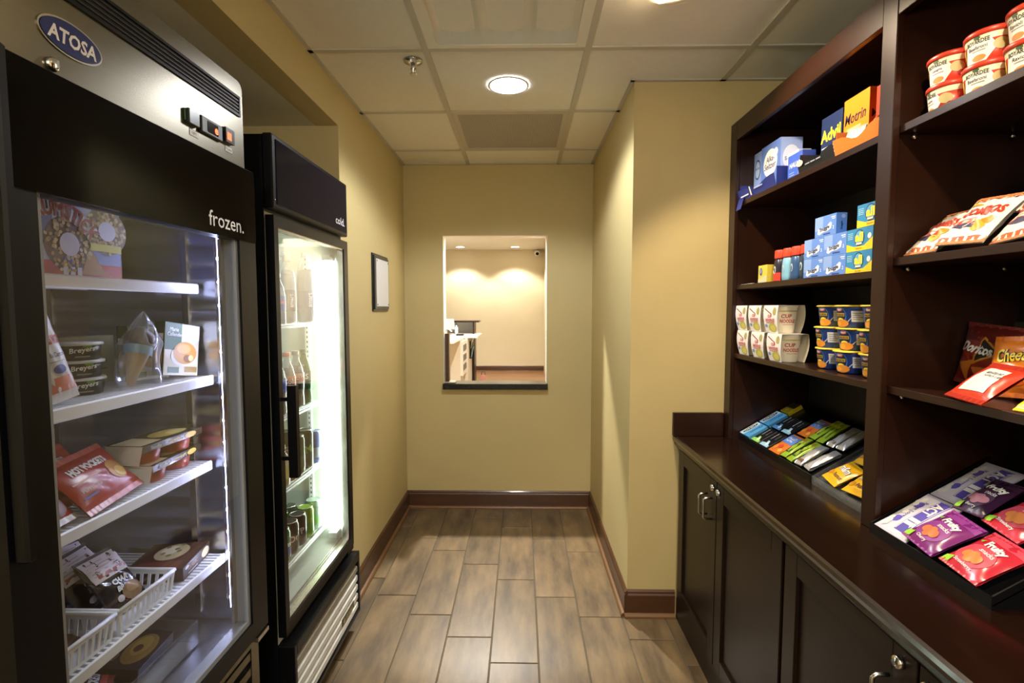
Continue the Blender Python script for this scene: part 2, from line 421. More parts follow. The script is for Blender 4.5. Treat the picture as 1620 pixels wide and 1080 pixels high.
# security camera in the far corner
t = empty('security_camera', 'small white dome security camera high in the far wall corner', 'camera', (.34, FY-.01, 2.60))
MB().lathe([(.05, 0), (.05, .03), (.035, .05), (0.0001, .055)], 'white_plastic', 20, Matrix.Rotation(R(90), 4, 'X')).build('housing', t)
MB().lathe([(0.0001, 0), (.05, .0), (.06, .08), (.055, .15), (.0001, .16)], 'white_plastic', 20, Matrix.Translation((0, -.05, .02)) @ Matrix.Rotation(R(110), 4, 'X')).build('camera_head', t)
MB().lathe([(.0001, .0), (.035, .002), (.035, .004)], 'black_gloss', 16, Matrix.Translation((0, -.205, -.035)) @ Matrix.Rotation(R(110), 4, 'X')).build('camera_lens', t)
# front desk seen through the opening
t = empty('reception_desk', 'white reception desk with drawers and raised ledge beyond the pass-through', 'desk', (-1.2, 8.6, 0))
def dk(name, x0, x1, y0, y1, z0, z1, m, p=None, **k): return bx(name, x0+1.2, x1+1.2, y0-8.6, y1-8.6, z0, z1, m, p or t, **k)
dk('ledge', -2.6, -.80, 9.55, 9.98, 1.135, 1.165, 'dark_wood', bevel=.004)
dk('ledge_panel', -2.6, -.915, 9.86, 9.90, 0, 1.135, C('#b9b7b2', .6))
dk('end_panel', -.915, -.885, 9.55, 9.92, 0, 1.135, 'dark_wood')
WHT = C('#e9e6dd', .45)
dk('worktop', -2.6, -.76, 8.75, 9.86, .885, .92, WHT, bevel=.004)
dk('worktop_return', -2.6, -.98, 7.35, 8.75, .885, .92, WHT, bevel=.004)
dk('pedestal', -2.2, -.99, 8.2, 8.75, 0, .885, C('#d9d4c6', .5))
dk('side_panel', -.985, -.93, 8.75, 9.5, 0, .885, C('#d9d4c6', .5))
rk = dk('literature_rack', -.99, -.95, 8.22, 8.74, .30, .86, WHT)
for q in range(3): bx('slot', .02, .026, -.22, .22, .08+q*.16, .18+q*.16, C('#77736a', .8), rk)
pd = dk('drawer_unit', -1.9, -1.22, 7.6, 8.2, 0, .885, WHT)
for q in range(3):
    d = bx('drawer', .34, .355, -.29, .29, .05+q*.275, .31+q*.275, WHT, pd, bevel=.004)
    MB().lathe([(.0001, 0), (.014, .004), (.012, .022), (.0001, .026)], 'chrome', 12, Matrix.Rotation(R(90), 4, 'Y')).build('knob', d, (.008, 0, .13))
bx('desk_keyboard', -1.15, -1.02, 8.9, 9.02, .9205, .945, 'black_plastic', label='dark keyboard lying on the reception desk worktop', cat='keyboard', bevel=.004)
t = empty('desk_monitor', 'small silver screen on a stand on the reception desk', 'monitor', (-1.36, 9.2, .9205))
bx('stand_base', -.09, .09, -.07, .07, 0, .012, 'nickel', t); bx('stand_neck', -.015, .015, -.01, .01, .012, .1, 'nickel', t)
MB().box(-.15, .15, -.012, .012, -.10, .10, C('#9aa0a6', .35)).build('screen', t, (0, 0, .19), (R(-18), 0, R(25)))
t = empty('pump_bottle', 'small clear pump bottle standing on the reception desk', 'bottle', (-1.21, 9.45, .9205))
MB().lathe([(.03, 0), (.033, .004), (.033, .12), (.013, .15), (.012, .17)], C('#c8d4dc', .2), 16).build('bottle_body', t)
MB().lathe([(.014, .17), (.014, .19), (.004, .19), (.004, .22), (.012, .22), (.012, .235)], 'black_plastic', 12).build('pump', t)
t = empty('brochure_holder', 'blue brochures in a wire holder on the desk end', 'brochure holder', (-.90, 9.2, .50))
MB().box(-.03, .0, -.14, .14, 0, .012, 'black_metal').box(-.03, -.022, -.14, .14, 0, .3, 'black_metal').build('wire_back', t)
for q, c in enumerate(('#6fa3cf', '#3f6c3a', '#d9d9d4')): MB().box(-.005, .004, -.1, .1, 0, .2, C(c)).build('brochure', t, (-.012+q*.001, 0, .012+q*.085), (0, R(12), 0))
t = empty('paper_bag', 'small pink and grey bag on the far floor by the desk', 'bag', (-.72, 9.55, 0))
MB().prism([(-.06, 0), (.06, 0), (.05, .14), (-.05, .14)], (0, -.03, 0), (1, 0, 0), (0, 0, 1), -.06, C('#c98f86', .7)).build('bag_body', t)
MB().tube([(-.035, 0, .14), (-.03, 0, .2), (.03, 0, .2), (.035, 0, .14)], .006, C('#3c2d2c')).build('bag_handle', t)
# sign holder standing on the sill
t = empty('sign_holder', 'dark wooden sign holder seen edge-on at the end of the black sill', 'sign holder', (-.515, YB+.02, WZ0+.018))
bx('holder_base', -.018, .055, -.045, .045, 0, .012, C('#8d8778', .3), t, bevel=.004)
bx('holder_board', -.014, .014, -.03, .03, .012, .345, 'base_wood', t, bevel=.002)
MB().grid(lambda u, v: Vector((-.014+.045*u, -.03+.06*v, .345+.03*math.sin(math.pi*(.15+.7*u)))), 8, 2, 'paper').build('curled_sheet', t)

# ================================================================== CEILING FIXTURES
downlight('recessed_downlight', 'glowing round recessed downlight in the middle ceiling tile', -.057, 2.288, H-.001, .080, 'lamp_lens',
          dict(power=P_DOWN, col=(.95, .97, 1), spot_size=R(150), spot_blend=.35, shadow_soft_size=.07))
def spotlight(label, x, y, power, aim, size, col=(1, .79, .56), blend=.4, lens='lamp_warm'):
    t = empty('gimbal_spotlight', label, 'ceiling light', (x, y, H-.001))
    MB().lathe([(.062, -.006), (.078, -.008), (.084, -.003), (.084, 0)], 'white_paint', 28, cap=False).build('trim_ring', t)
    d = (Vector(aim)-Vector((x, y, H))).normalized(); q = d.to_track_quat('-Z', 'Y')
    MB().lathe([(.0001, -.012), (.04, -.012), (.058, -.006), (.06, .0)], lens, 24, q.to_matrix().to_4x4(), cap=False).build('lamp_face', t)
    o = lamp('SPOT', 'lamp', t, d*.06, power, col, spot_size=R(size), spot_blend=blend, shadow_soft_size=.025); o.rotation_euler = q.to_euler()
    return t
spotlight('warm gimbal spotlight at the top edge of the ceiling near the shelves', .46, 1.618, P_SPOT, (1.0, 1.62, 1.2), 110)
spotlight('unseen gimbal spotlight in the ceiling over the counter behind the viewer', .47, .45, P_SPOT*.9, (1.0, .8, 1.0), 110)  # unseen second spotlight over the near end of the counter
for y, lb in ((-.55, 'added unseen fill light in the ceiling just behind the viewer'), (-1.75, 'added unseen fill light in the ceiling by the rear wall')):  # fill lights added out of view behind the camera
    downlight('recessed_downlight', lb, -.057, y, H-.001, .080, 'lamp_lens', dict(power=P_REAR_FILL, col=(1, .96, .9), spot_size=R(160), spot_blend=.5, shadow_soft_size=.07))
for x, y, lb in ((-.1, -1.3, 'added fill light globe hanging unseen just behind the viewer'), (-.1, -2.7, 'added fill light globe hanging unseen by the rear wall')):  # unseen globes, added to raise the ambient light
    t = empty('fill_globe', lb, 'fill lamp', (x, y, H-.02))
    MB().lathe([(.06, 0), (.055, -.02), (.006, -.03)], 'nickel', 20).build('ceiling_rose', t)
    MB().tube([(0, 0, -.02), (0, 0, -.36)], .005, 'nickel').build('pendant_rod', t)
    MB().lathe([(.0001, -.64)]+[(.14*math.sin(math.pi*k/14), -.50-.14*math.cos(math.pi*k/14)) for k in range(1, 14)]+[(.0001, -.36)], 'fill_glow', 28, cap=False).build('glass_globe', t)
# lay-in fluorescent luminaire (switched off) with prismatic lens
t = empty('ceiling_luminaire', 'switched-off fluorescent ceiling luminaire with a ribbed translucent lens', 'ceiling light', (GX+T/2, GY-T/2, H))
h = T/2-.004
for nm, a in (('frame_side', (-h, -h+.045, -h, h)), ('frame_side', (h-.045, h, -h, h)), ('frame_end', (-h+.045, h-.045, -h, -h+.03)), ('frame_end', (-h+.045, h-.045, h-.03, h))):
    bx(nm, a[0], a[1], a[2], a[3], -.004, .012, 'white_paint', t)
def lensf(u, v):
    x = -h+.045+u*(2*h-.09); e = min(1, min(v, 1-v)*9)
    return Vector((x, -h+.03+v*(2*h-.06), -.002+.03*e*(.55+.45*abs(math.sin(u*math.pi*3)))))
MB().grid(lensf, 48, 24, 'acrylic_lens', flip=True).build('prismatic_lens', t)
for x in (-.12, .0, .12): MB().tube([(x, -h+.06, .055), (x, h-.06, .055)], .012, C('#dfe8da', .4)).build('fluorescent_tube', t)
# perforated return air grille
t = empty('return_air_grille', 'grey perforated return air grille in the ceiling before the rear wall', 'vent', (GX+T/2, GY+1.5*T, H))
MB().box(-h, h, -h, -h+.03, -.003, .008, 'ceiling_grid').box(-h, h, h-.03, h, -.003, .008, 'ceiling_grid').box(-h, -h+.035, -h+.03, h-.03, -.003, .008, 'ceiling_grid').box(h-.035, h, -h+.03, h-.03, -.003, .008, 'ceiling_grid').build('grille_frame', t)
pm = mat('perforated', '#8d8678', .6)
nt = pm.node_tree; bs = nt.nodes['Principled BSDF']
tc = nt.nodes.new('ShaderNodeTexCoord'); vo = nt.nodes.new('ShaderNodeTexVoronoi'); vo.inputs['Scale'].default_value = 150; vo.inputs['Randomness'].default_value = 0
rp = nt.nodes.new('ShaderNodeValToRGB'); rp.color_ramp.elements[0].position = .28; rp.color_ramp.elements[1].position = .36
rp.color_ramp.elements[0].color = lin('#4a4741'); rp.color_ramp.elements[1].color = lin('#b5b0a5')
nt.links.new(tc.outputs['Object'], vo.inputs['Vector']); nt.links.new(vo.outputs['Distance'], rp.inputs['Fac']); nt.links.new(rp.outputs[0], bs.inputs['Base Color'])
MB().box(-h+.035, h-.035, -h+.03, h-.03, .001, .004, 'perforated').build('perforated_face', t)
# sprinkler
t = empty('sprinkler_head', 'chrome pendent sprinkler head hanging from the ceiling tile', 'sprinkler', (-.426, 2.06, H))
MB().lathe([(.038, -.001), (.036, -.006), (.02, -.010), (.016, -.014)], 'nickel', 24).build('escutcheon', t)
MB().lathe([(.008, -.012), (.010, -.025), (.007, -.033), (.0055, -.048), (.004, -.05)], 'nickel', 14).build('sprinkler_body', t)
MB().tube([(-.009, 0, -.026), (-.010, 0, -.036), (-.004, 0, -.05)], .0018, 'nickel', 6).build('frame_arm', t)
MB().tube([(.009, 0, -.026), (.010, 0, -.036), (.004, 0, -.05)], .0018, 'nickel', 6).build('frame_arm', t)
MB().lathe([(.013, -.0535), (.014, -.051), (.004, -.049)], 'nickel', 16).build('deflector', t)
# framed notice on the left wall
t = empty('framed_notice', 'white blank notice on a dark plaque beside the cooler', 'notice board', (XL, 2.885, 1.548))
MB().box(0, .008, -.155, .155, -.158, .158, C('#17181c', .35)).box(.008, .016, -.143, .143, -.146, .146, C('#24262b', .3)).build('backing_board', t, bevel=.002)
MB().box(.016, .0185, -.118, .125, -.13, .13, C('#d9dbe2', .35)).build('notice_sheet', t)
for y in (-.108, .115):
    for z in (-.12, .12): MB().lathe([(.005, 0), (.004, .003), (.0001, .004)], 'nickel', 10, Matrix.Rotation(R(90), 4, 'Y')).build('standoff_screw', t, (.0185, y, z))

# ================================================================== FREEZER
FZ = empty('glass_door_freezer', 'tall stainless glass-door freezer full of frozen food marked frozen', 'freezer', (-1.07, 1.025, 0))
def w2(o): return o.location
def part(root, b, name, parent=None, **k):
    """builder in world coordinates -> part under root"""
    p = parent or root; off = Vector((0, 0, 0)); q = p
    while q: off += q.location; q = q.parent
    b.v = [tuple(Vector(v)-off) for v in b.v]
    return b.build(name, p, **k)
FY0, FY1 = .675, 1.375
part(FZ, MB().box(-1.42, -.762, FY0, FY0+.002, .10, 2.0, 'steel').box(-1.42, -.762, FY0+.002, .728, .10, 2.0, 'steel_in'), 'side_wall')
part(FZ, MB().box(-1.42, -.762, 1.335, FY1, .10, 2.0, 'steel_in'), 'side_wall')
part(FZ, MB().box(-1.42, -1.37, .728, 1.335, .10, 2.0, 'steel_in'), 'back_wall')
part(FZ, MB().box(-1.37, -.762, .728, 1.335, 1.64, 2.0, 'steel_in'), 'top_housing')
part(FZ, MB().box(-1.37, -.762, .728, 1.335, .10, .555, 'steel_in'), 'floor_pan')
# ribbed inner side liner (horizontal steel ribs)
for yy, nm in ((1.335, 'side_liner'), (.728, 'side_liner')):
    s_ = -1 if yy > 1 else 1
    b = MB(); z = .60
    def rib(u, v, yy=yy, s_=s_): return Vector((-1.36+.575*u, yy+s_*(.002+.004*abs(math.sin(v*math.pi*19))), .56+v*1.07))
    b.grid(rib, 2, 190, 'steel_in', smooth=True); part(FZ, b, nm)
for x in (-.885, -1.25):
    for yy in (1.327, .736): part(FZ, MB().box(x-.008, x+.008, yy-.003, yy+.003, .58, 1.62, 'nickel'), 'shelf_pilaster')
# header
HD = MB(); r = .02; c0 = [(FY0, 1.777), (1.372, 1.777), (1.372, 2.0-r)]+[(1.372-r+r*math.cos(R(a)), 2.0-r+r*math.sin(R(a))) for a in (20, 45, 70)]+[(1.372-r, 2.0), (FY0, 2.0)]
HD.prism(c0, (-.762, 0, 0), (0, 1, 0), (0, 0, 1), .022, 'steel')
hd = part(FZ, HD, 'header_panel')
XH = -.740
vt = part(FZ, MB().box(XH-.002, XH+.004, .70, 1.356, 1.908, 1.914, 'black_plastic').box(XH-.002, XH+.004, .70, 1.356, 1.954, 1.960, 'black_plastic').box(XH-.002, XH+.004, 1.350, 1.356, 1.914, 1.954, 'black_plastic').box(XH-.002, XH+.0006, .70, 1.35, 1.914, 1.954, C('#050506', .7)), 'vent_frame', hd)
for q in range(4): part(FZ, MB().box(XH+.0006, XH+.003, .70, 1.35, 1.919+q*.009, 1.922+q*.009, C('#1b1b1d', .4)), 'vent_louver', hd)
Fh = plane((XH, 0, 0), (0, 1, 0), (0, 0, 1))
lg = MB().disc(Fh, .852, 1.847, .0605, .0285, 'nickel', .002, 36).disc(Fh, .852, 1.847, .057, .0255, C('#1c2a6b', .25), .003, 36)
lg.add([tuple(Fh(.852+.0605*math.cos(2*math.pi*i/36), 1.847+.0285*math.sin(2*math.pi*i/36), e)) for e in (0, .002) for i in range(36)], [(i, (i+1) % 36, 36+(i+1) % 36, 36+i) for i in range(36)], 'nickel')
lg = part(FZ, lg, 'badge', hd)
part(FZ, MB().text(Fh, .852, 1.846, .024, 'ATOSA', C('#e8e6ee', .4), .0036, w=.092, bold=.03, shear=.15), 'lettering', hd)
lk = MB().lathe([(.011, 0), (.011, .004), (.0085, .008), (.0001, .009)], 'chrome', 18, Matrix.Translation((XH, .813, 1.792)) @ Matrix.Rotation(R(90), 4, 'Y'))
lk.box(XH+.006, XH+.012, .811, .815, 1.786, 1.798, 'nickel'); part(FZ, lk, 'key_lock', hd)
part(FZ, MB().box(XH, XH+.010, 1.135, 1.172, 1.817, 1.850, C('#1d241f', .2)).box(XH, XH+.003, 1.131, 1.135, 1.822, 1.846, C('#4c6f4a', .4)), 'rocker_switch', hd, bevel=.0015)
part(FZ, MB().box(XH, XH+.008, 1.182, 1.264, 1.815, 1.852, C('#3a3c3e', .4)), 'thermostat', hd, bevel=.002)
part(FZ, MB().box(XH+.008, XH+.0088, 1.203, 1.244, 1.821, 1.846, C('#08080a', .1)), 'display', hd)
part(FZ, MB().text(plane((XH+.0088, 0, 0), (0, 1, 0), (0, 0, 1)), 1.236, 1.831, .014, 'e', 'red_led', .0006, bold=.03), 'lettering', hd)
part(FZ, MB().box(XH, XH+.010, 1.275, 1.312, 1.822, 1.857, C('#1a1412', .25)).rect(plane((XH+.0101, 0, 0), (0, 1, 0), (0, 0, 1)), 1.279, 1.297, 1.828, 1.846, 'orange_glow'), 'power_switch', hd, bevel=.0)
for yc, zc, tx in ((1.163, 1.803, 'light'), (1.300, 1.809, 'Power')):
    part(FZ, MB().rect(Fh, yc-.016, yc+.016, zc-.0075, zc+.0075, C('#2b2b2b'), .0005).rect(Fh, yc-.015, yc+.015, zc-.0065, zc+.0065, C('#e6e6e2'), .0008).text(Fh, yc, zc, .008, tx, C('#222222'), .0012, maxw=.026, bold=0), 'label_print', hd)
# door
XD = -.722
dr = part(FZ, MB().box(-.760, XD, FY0+.006, .757, .515, 1.772, 'black_plastic').box(-.760, XD, 1.303, 1.381, .515, 1.772, 'black_plastic')
          .box(-.760, XD, .757, 1.303, .515, .562, 'black_plastic').box(-.760, XD, .757, 1.303, 1.583, 1.772, 'black_plastic'), 'door')
part(FZ, MB().box(XD, XD+.003, FY0+.03, 1.379, 1.583, 1.770, 'black_gloss'), 'glass_band', dr)
part(FZ, MB().text(plane((XD+.003, 0, 0), (0, 1, 0), (0, 0, 1)), 1.245, 1.619, .036, 'frozen.', C('#e8e8e8', .4), .0006, w=.146, bold=.004), 'lettering', dr)
part(FZ, MB().box(-.738, -.734, .757, 1.303, .562, 1.583, 'freezer_glass'), 'glass_pane', dr)
for a in ((.757, .768, .562, 1.583), (1.292, 1.303, .562, 1.583), (.768, 1.292, .562, .575)):
    part(FZ, MB().box(-.757, -.728, a[0], a[1], a[2], a[3], 'grey_gasket'), 'inner_trim', dr)
part(FZ, MB().box(-.765, -.757, 1.278, 1.292, .575, 1.583, 'nickel'), 'inner_trim', dr)
part(FZ, MB().box(XD, XD+.022, FY0+.012, .705, 1.045, 1.768, 'black_plastic').box(XD, XD+.008, .705, .715, 1.05, 1.768, 'black_gloss'), 'handle', dr, bevel=.004)
part(FZ, MB().box(-.755, XD+.004, 1.318, 1.376, .498, .510, 'nickel'), 'hinge', None)
# LED strip on the far jamb with its diodes
part(FZ, MB().box(-.800, -.770, 1.319, 1.329, .60, 1.625, 'nickel'), 'led_channel')
part(FZ, MB().box(-.789, -.781, 1.314, 1.3195, .60, 1.62, 'led_strip'), 'led_strip')
for q in range(17): part(FZ, MB().lathe([(.0055, 0), (.004, .003), (.0001, .004)], 'led_dot', 10, Matrix.Translation((-.785, 1.314, .63+q*.0605)) @ Matrix.Rotation(R(90), 4, 'X')), 'led')
# base grille
part(FZ, MB().box(-.762, -.748, FY0+.002, .71, .11, .500, 'steel').box(-.762, -.748, 1.335, 1.373, .11, .500, 'steel').box(-.762, -.748, .71, 1.335, .47, .500, 'steel').box(-.762, -.748, .71, 1.335, .11, .14, 'steel'), 'grille_frame')
for q in range(7):
    z = .155+q*.045; part(FZ, MB().prism([(0, 0), (.014, .012), (.014, .034), (.012, .034), (.012, .013), (0, .002)], (-.764, .71, z), (1, 0, 0), (0, 0, 1), -.625, 'steel'), 'grille_louver')
for x in (-1.36, -.82):
    for y in (.74, 1.31): part(FZ, MB().lathe([(.0001, 0), (.03, 0), (.03, .02), (.018, .035), (.018, .10)], 'black_plastic', 14, Matrix.Translation((x, y, 0))), 'foot')
# shelves
FZS = [(1.470, -.842), (1.232, -.812), (1.003, -.825), (.748, -.800)]
for z, xf in FZS:
    sh = part(FZ, MB().box(xf-.006, xf, .742, 1.320, z-.024, z+.002, 'white_wire'), 'wire_shelf', bevel=.003)
    g = MB(); n = 40
    for q in range(n):
        y = .748+q*(.566/(n-1)); g.box(-1.35, xf-.006, y-.0028, y+.0028, z-.007, z, 'white_wire')
    part(FZ, g, 'shelf_grate', sh); sh.children[-1]['kind'] = 'stuff'
    for x in (xf-.14, xf-.3, -1.345): part(FZ, MB().box(x-.004, x+.004, .742, 1.320, z-.014, z-.007, 'white_wire'), 'cross_wire', sh)

# ================================================================== DRINKS COOLER
CL = empty('drinks_cooler', 'tall black glass-door drinks cooler with bright lit shelves marked cold', 'cooler', (-1.08, 1.85, 0))
CY0, CY1 = 1.53, 2.178
part(CL, MB().box(-1.42, -.772, CY0, CY0+.003, .07, 1.925, 'black_metal').box(-1.38, -.772, CY0+.003, 1.575, .34, 1.70, 'liner_white'), 'side_wall')
part(CL, MB().box(-1.42, -.772, CY1-.003, CY1, .07, 1.925, 'black_metal').box(-1.38, -.772, 2.135, CY1-.003, .34, 1.70, 'liner_white'), 'side_wall')
part(CL, MB().box(-1.42, -1.38, CY0+.003, CY1-.003, .07, 1.925, 'liner_white'), 'back_wall')
part(CL, MB().box(-1.38, -.772, CY0+.003, CY1-.003, 1.885, 1.925, 'black_metal').box(-1.38, -.772, 1.575, 2.135, 1.665, 1.70, 'liner_white').box(-.79, -.772, CY0+.003, CY1-.003, 1.70, 1.885, 'black_metal'), 'top_housing')
part(CL, MB().box(-1.38, -.772, 1.575, 2.135, .34, .412, C('#b9bab2', .3)).box(-1.38, -.772, CY0+.003, CY1-.003, .07, .34, 'black_metal'), 'floor_pan')
sg = part(CL, MB().box(-.772, -.742, CY0, CY1+.002, 1.710, 1.930, 'black_plastic'), 'header_sign', bevel=.004)
part(CL, MB().box(-.742, -.7395, CY0+.022, CY1-.012, 1.724, 1.916, 'sign_blue'), 'sign_panel', sg)
part(CL, MB().text(plane((-.7395, 0, 0), (0, 1, 0), (0, 0, 1)), 2.088, 1.762, .030, 'cold.', C('#dcdcdc', .4), .0006, w=.098, bold=.004), 'lettering', sg)
for z in (1.735, 1.905): part(CL, MB().lathe([(.003, 0), (.002, .002), (.0001, .0025)], 'nickel', 8, Matrix.Translation((-.742, CY0+.011, z)) @ Matrix.Rotation(R(90), 4, 'Y')), 'screw', sg)
dr = part(CL, MB().box(-.770, -.744, CY0+.004, 1.560, .365, 1.690, 'black_plastic').box(-.770, -.744, 2.138, CY1+.004, .365, 1.690, 'black_plastic')
          .box(-.770, -.744, 1.560, 2.138, .365, .405, 'black_plastic').box(-.770, -.744, 1.560, 2.138, 1.655, 1.690, 'black_plastic'), 'door')
part(CL, MB().box(-.760, -.756, 1.560, 2.138, .405, 1.655, 'door_glass'), 'glass_pane', dr)
for a in ((1.560, 2.138, .405, .411), (2.130, 2.138, .411, 1.65), (1.560, 2.130, 1.650, 1.655)):
    part(CL, MB().box(-.774, -.748, *a, 'nickel'), 'inner_trim', dr)
for q in range(2): part(CL, MB().box(-.782+q*.005, -.779+q*.005, 1.575, 2.132, .412, .420-q*.003, 'nickel'), 'sill_trim', dr)
part(CL, MB().box(-.745, -.7, 1.541, 1.549, 1.122, 1.134, 'black_plastic').box(-.745, -.7, 1.541, 1.549, .936, .948, 'black_plastic')
     .box(-.718, -.690, 1.528, 1.548, .885, 1.172, 'black_plastic'), 'handle', dr)
part(CL, MB().box(-.766, -.746, 2.11, CY1+.004, .345, .365, 'black_metal'), 'hinge')
# base with louvres
bs_ = part(CL, MB().box(-.772, -.718, CY0, 1.548, .066, .337, 'black_plastic').box(-.772, -.718, 2.158, CY1-.002, .066, .337, 'black_plastic').box(-.772, -.718, 1.548, 2.158, .300, .337, 'black_plastic').box(-.772, -.718, 1.548, 2.158, .066, .082, 'black_plastic').box(-.772, -.735, 1.548, 2.158, .082, .300, C('#3b3a30', .5)), 'grille_housing', bevel=.002)
for q in range(5):
    z = .086+q*.041
    part(CL, MB().prism([(0, 0), (.012, .004), (.012, .024), (0, .030)], (-.734, 1.55, z), (1, 0, 0), (0, 0, 1), -.606, 'louver' if q < 4 else C('#8f8a7c', .4)), 'louver', bs_)
Fb = plane((-.722, 0, 0), (0, 1, 0), (0, 0, 1))
part(CL, MB().box(-.723, -.7195, 1.955, 2.095, .127, .154, C('#2c2a1c', .3)).text(plane((-.7195, 0, 0), (0, 1, 0), (0, 0, 1)), 2.035, .1405, .019, 'true', C('#b9a55a', .35), .0006, w=.075, shear=.3).disc(plane((-.7195, 0, 0), (0, 1, 0), (0, 0, 1)), 1.974, .1405, .010, .009, C('#b9a55a', .35)), 'badge_print', bs_)
for x in (-1.36, -.80):
    for y in (1.57, 2.14): part(CL, MB().lathe([(.0001, 0), (.025, 0), (.025, .02), (.015, .03), (.015, .07)], 'black_plastic', 12, Matrix.Translation((x, y, 0))), 'foot')
# tube lamp by the far jamb
tb = part(CL, MB().lathe([(.013, .455), (.013, 1.605)], 'tube_light', 16, Matrix.Translation((-.800, 2.105, 0))), 'tube_lamp')
for z in (.435, 1.605): part(CL, MB().box(-.818, -.785, 2.085, 2.134, z, z+.022, 'white_plastic'), 'lamp_holder', tb)
for x in (-.905, -1.25):
    for yy in (2.131, 1.579):
        b = MB().box(x-.009, x+.009, yy-.004, yy+.004, .43, 1.64, 'white_plastic')
        for q in range(58): b.box(x-.0025, x+.0025, yy-.0046, yy+.0046, .45+q*.0203, .459+q*.0203, C('#5b5f5a', .6))
        part(CL, b, 'shelf_pilaster_lattice')
CLS = [(1.350, -.842), (1.021, -.842), (.760, -.842), (.480, -.842)]
for z, xf in CLS:
    sh = part(CL, MB().tube([(xf, 1.585, z-.010), (xf, 2.125, z-.010)], .004, 'white_wire').tube([(xf-.004, 1.585, z-.002), (xf-.004, 2.125, z-.002)], .003, 'white_wire'), 'shelf_front_edge')
    g = MB()
    for q in range(22): g.tube([(xf-.022-q*.022, 1.585, z-.003), (xf-.022-q*.022, 2.125, z-.003)], .002, 'white_wire', 6)
    for y in (1.585, 1.765, 1.945, 2.125): g.tube([(xf, y, z-.008), (-1.34, y, z-.008)], .003, 'white_wire', 6)
    part(CL, g, 'shelf_grate', sh); sh.children[-1]['kind'] = 'stuff'

# ================================================================== CABINETS, COUNTER, HUTCH
def cabinet(label, y0, y1, splits, knobs):
    """base cabinet between y0 (near) and y1 (far); splits: door edges from far to near"""
    t = empty('base_cabinet', label, 'cabinet', (.98, (y0+y1)/2, 0), group='base cabinets')
    part(t, MB().box(.722, 1.255, y0, y1, 0, .792, 'door_wood'), 'carcass')
    part(t, MB().box(.7185, .722, y0, y1, 0, .792, 'door_wood').box(.704, .7185, y0, y1, 0, .098, 'door_wood'), 'plinth_trim')
    for (a, b), (ky, lock) in zip(splits, knobs):
        st = .058
        d = part(t, MB().box(.700, .7185, b, b+st, .102, .785, 'door_wood').box(.700, .7185, a-st, a, .102, .785, 'door_wood')
                 .box(.700, .7185, b+st, a-st, .102, .102+st, 'door_wood').box(.700, .7185, b+st, a-st, .785-st, .785, 'door_wood'), 'door_frame', bevel=.0015)
        part(t, MB().box(.710, .7175, b+st, a-st, .102+st, .785-st, 'door_wood'), 'door_panel', d)
        if ky:
            pth = [(.701, ky, .712), (.676, ky, .712), (.670, ky, .706), (.670, ky, .640), (.676, ky, .634), (.701, ky, .634)]
            part(t, MB().tube(pth, .0042, 'nickel', 10), 'pull_handle', d)
        if lock:
            part(t, MB().lathe([(.0125, 0), (.0125, .006), (.010, .011), (.0001, .012)], 'chrome', 18, Matrix.Translation((.700, lock, .757)) @ Matrix.Rotation(R(-90), 4, 'Y')).box(.6865, .6875, lock-.006, lock+.006, .756, .758, C('#555555')), 'cam_lock', d)
    return t
cabinet('dark wood base cabinet against the end wall, with two pull handles', 1.330, 2.240, [(2.222, 1.797), (1.791, 1.338)], [(1.885, 1.822), (1.838, 1.770)])
cabinet('dark wood base cabinet nearest the viewer, one lock at the picture bottom', .40, 1.329, [(1.322, .872), (.866, .415)], [(.938, .910), (.800, .842)])
b = MB().prism([(.690, .796), (.685, .803), (.687, .812), (.680, .818), (.678, .828), (.681, .836), (.688, .840), (1.258, .840), (1.258, .796)][::-1], (0, 2.257, 0), (1, 0, 0), (0, 0, 1), 1.957, 'counter_wood')
ct = b.build('countertop', label='glossy dark brown wooden countertop under the open shelves', cat='countertop')
for p in ct.data.polygons: pass
MB().box(.674, .896, 2.238, 2.257, .840, .945, 'dark_wood').build('counter_splash', bevel=.002, label='short dark wooden splash board at the counter end by the wall', cat='splash board')
HU = empty('shelf_hutch', 'tall dark wooden open shelving unit standing on the counter', 'shelving', (1.08, 1.3, .84))
HB, HN = 1.238, .34
part(HU, MB().box(.918, HB, 2.194, 2.246, .84, 2.187, 'dark_wood'), 'side_panel')
part(HU, MB().box(.918, HB, 1.292, 1.320, .84, 2.187, 'dark_wood'), 'partition')
part(HU, MB().box(.918, HB, HN, HN+.03, .84, 2.187, 'dark_wood'), 'side_panel')
part(HU, MB().box(HB, HB+.012, HN, 2.246, .84, 2.187, C('#120b08', .5)), 'back_panel')
part(HU, MB().box(.918, HB, HN+.03, 1.292, 2.150, 2.187, 'dark_wood_y'), 'top_panel')
part(HU, MB().box(.918, HB, 1.320, 2.194, 2.150, 2.187, 'dark_wood_y'), 'top_panel')
for a in ((2.194, 2.2535), (1.281, 1.333), (HN, HN+.05)): part(HU, MB().box(.900, .918, a[0], a[1], .84, 2.187, 'dark_wood'), 'face_stile', bevel=.002)
for a in ((1.333, 2.194), (HN+.05, 1.281)): part(HU, MB().box(.901, .918, a[0], a[1], 2.108, 2.187, 'dark_wood_y'), 'face_rail', bevel=.0015)
SHL = [1.850, 1.505, 1.214]; SHR = [1.850, 1.531, 1.214]
for z in SHL: part(HU, MB().box(.914, HB, 1.321, 2.193, z-.019, z, 'dark_wood_y'), 'shelf', bevel=.001)
for z in SHR: part(HU, MB().box(.918, HB, HN+.031, 1.291, z-.019, z, 'dark_wood_y'), 'shelf', bevel=.001)
for z in SHR:
    for x in (.955, 1.19): part(HU, MB().lathe([(.004, 0), (.004, .006), (.007, .006), (.007, .012), (.0001, .012)], 'nickel', 10, Matrix.Translation((x, 1.291, z-.026)) @ Matrix.Rotation(R(90), 4, 'X')), 'shelf_pin')

